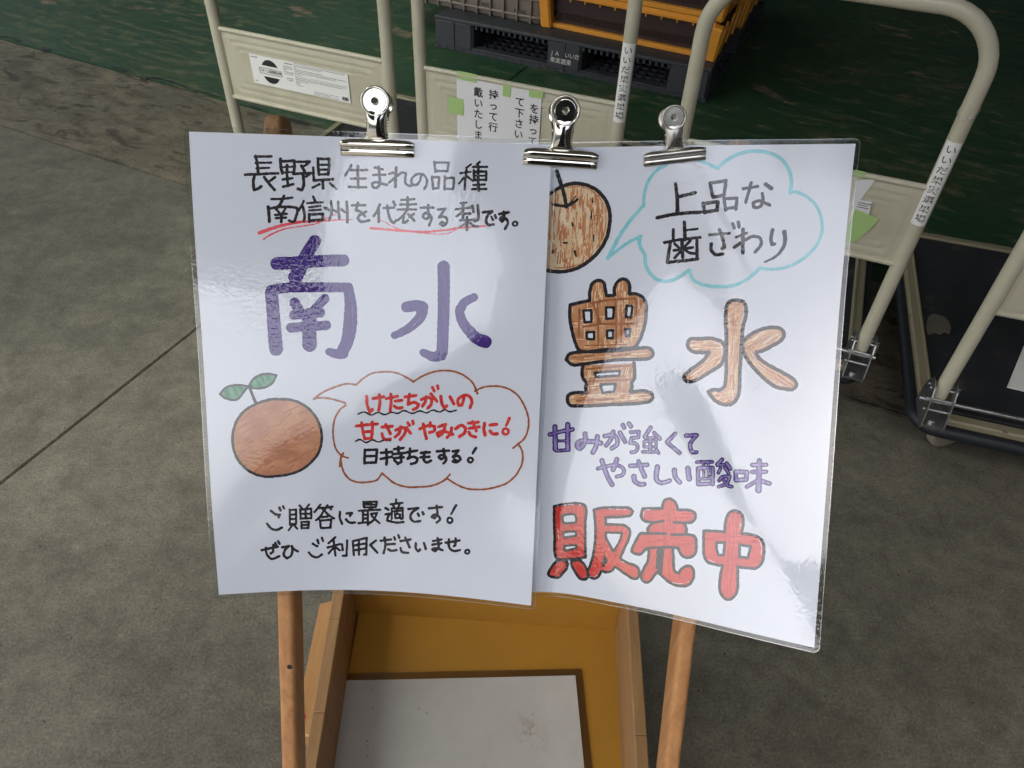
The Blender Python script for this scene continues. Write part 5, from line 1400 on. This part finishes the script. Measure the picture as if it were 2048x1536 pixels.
def yellow_crate(z0, label):
    """low orange crate: corner posts, rims and dark brown side screens"""
    l0 = pal_xy(.09, 3.712); l1 = pal_xy(.778, 3.403); Lx = l1[0] - l0[0]; Ly = .93; o0 = Rp @ np.array([l0[0], l0[1] - .0]) + np.array([-.446, 3.789])
    ca = math.atan2(3.403 - 3.712, .778 - .09); root = empty('orange_crate', (o0[0], o0[1], z0), ca); tag(root, label, 'crate', 'crates stacked on the black pallet'); Lx = .754; Hc = .163
    for z_, nm in ((.010, 'bottom_rim'), (Hc - .016, 'top_rim')):
        t_ = .020 if nm == 'bottom_rim' else .028; mb = MB()
        mb.box((Lx / 2, .008, z_), (Lx, .028, t_), None, .003); mb.box((Lx / 2, Ly - .008, z_), (Lx, .028, t_), None, .003); mb.box((.008, Ly / 2, z_), (.028, Ly - .05, t_), None, .003); mb.box((Lx - .008, Ly / 2, z_), (.028, Ly - .05, t_), None, .003)
        if nm == 'top_rim':
            mb.box((Lx / 2, -.010, z_ - .006), (Lx - .1, .012, .006), None, .001)
            for i in range(9): mb.box((.1 + i * .07, -.008, z_ - .015), (.005, .012, .014))
        mb.build(nm, M['crate_yellow'], root)
    for x_ in (.0, Lx):
        for y in (.0, Ly / 2, Ly):
            mb = MB(); sx = -1 if x_ == 0 else 1; sy = -1 if y < Ly / 3 else (1 if y > Ly / 2 + .1 else 0)
            mb.beam((x_ + sx * .004, y + sy * .004, .0), (x_ + sx * .018, y + sy * .018, Hc - .02), .052, .052, (0, 1, 0), .008)
            mb.beam((x_ + sx * .028, y + .012, .02), (x_ + sx * .045, y + .012, Hc - .03), .012, .07, (0, 1, 0), .003); mb.build('corner_post', M['crate_yellow'], root)
    for (c, d) in (((Lx / 2, .024, Hc / 2), (Lx - .05, .006, Hc - .03)), ((Lx / 2, Ly - .024, Hc / 2), (Lx - .05, .006, Hc - .03)), ((.024, Ly / 2, Hc / 2), (.006, Ly - .06, Hc - .03)), ((Lx - .024, Ly / 2, Hc / 2), (.006, Ly - .06, Hc - .03))):
        mb = MB(); mb.box(c, d)
        if d[0] > d[1]:
            for i in range(60):
                mb.box((c[0] - d[0] / 2 + d[0] * (i + .5) / 60, c[1] - .005 if c[1] < Ly / 2 else c[1] + .005, Hc * .30), (.004, .006, .03)); 
        mb.build('side_screen', M['crate_brown'], root)
    mb = MB()
    for i in range(8): mb.beam((Lx + .02, .06 + i * .115, .02), (Lx + .03, .10 + i * .115, Hc - .03), .010, .03, (0, 1, 0), .002)
    mb.build('side_brace', M['crate_yellow'], root)
    mb = MB(); mb.box((Lx / 2, Ly / 2, .006), (Lx - .05, Ly - .05, .006)); mb.build('base', M['crate_brown'], root)
    return root
yc = [yellow_crate(.149, 'lowest orange crate with dark brown sides standing on the black pallet')]
for i, lb in ((1, 'second orange crate from the pallet, cut by the top of the picture'), (2, 'third orange crate up, only its lower right corner posts in view')):
    c = copy_tree(yc[0]); c.location.z = .149 + .163 * i; c['label'] = lb; yc.append(c)
def grey_crate(z0, label):
    g0 = np.array([-.476, 3.933]); g1 = np.array([.021, 3.728]); ca = math.atan2(g1[1] - g0[1], g1[0] - g0[0]); root = empty('grey_crate', (g0[0] - .20, g0[1] + .085, z0), ca); tag(root, label, 'crate', 'crates stacked on the black pallet')
    Lx, Ly, Hc, r = .80, .52, .24, .05
    def rrect(inf, z_, n=6):
        P = []
        for cx, cy, a_ in ((r, r, PI), (Lx - r, r, 1.5 * PI), (Lx - r, Ly - r, 0), (r, Ly - r, .5 * PI)): P += [(cx + (r + inf) * math.cos(a), cy + (r + inf) * math.sin(a), z_) for a in np.linspace(a_, a_ + PI / 2, n)]
        return P
    mb = MB(); rings = [rrect(-.006, 0), rrect(.0, .006), rrect(.002, .10), rrect(.004, Hc), rrect(-.004, Hc), rrect(-.006, .008)]; n = len(rings[0]); V = [p for q in rings for p in q]
    mb.add(V, [(j * n + k_, j * n + (k_ + 1) % n, (j + 1) * n + (k_ + 1) % n, (j + 1) * n + k_) for j in range(5) for k_ in range(n)] + [tuple(range(n))[::-1], tuple(range(5 * n, 6 * n))], True); mb.build('body', M['crate_grey'], root)
    for z_ in (.030, .105, .225):
        mb = MB(); P = [np.array(p) for p in rrect(.008, z_)]; mb.tube(P, .007, 6, False, True); mb.build('rim', M['crate_grey'], root)
    mb = MB()
    for i in range(11): mb.box((.06 + i * .068, -.008, .115), (.007, .018, .225), None, .002)
    for i in range(7): mb.box((Lx + .008, .06 + i * .066, .115), (.018, .007, .225), None, .002)
    for a in range(4):
        for i in range(9): mb.box((.145 + a * .17 + i * .006, -.006, .043), (.0022, .010, .018))
    mb.build('ribs', M['crate_grey'], root)
    return root
g = grey_crate(.149, 'dusty grey ribbed plastic crate on the left half of the black pallet')
c = copy_tree(g); c.location.z = .149 + .242; c['label'] = 'second grey ribbed crate, stacked on the first and above the picture edge'
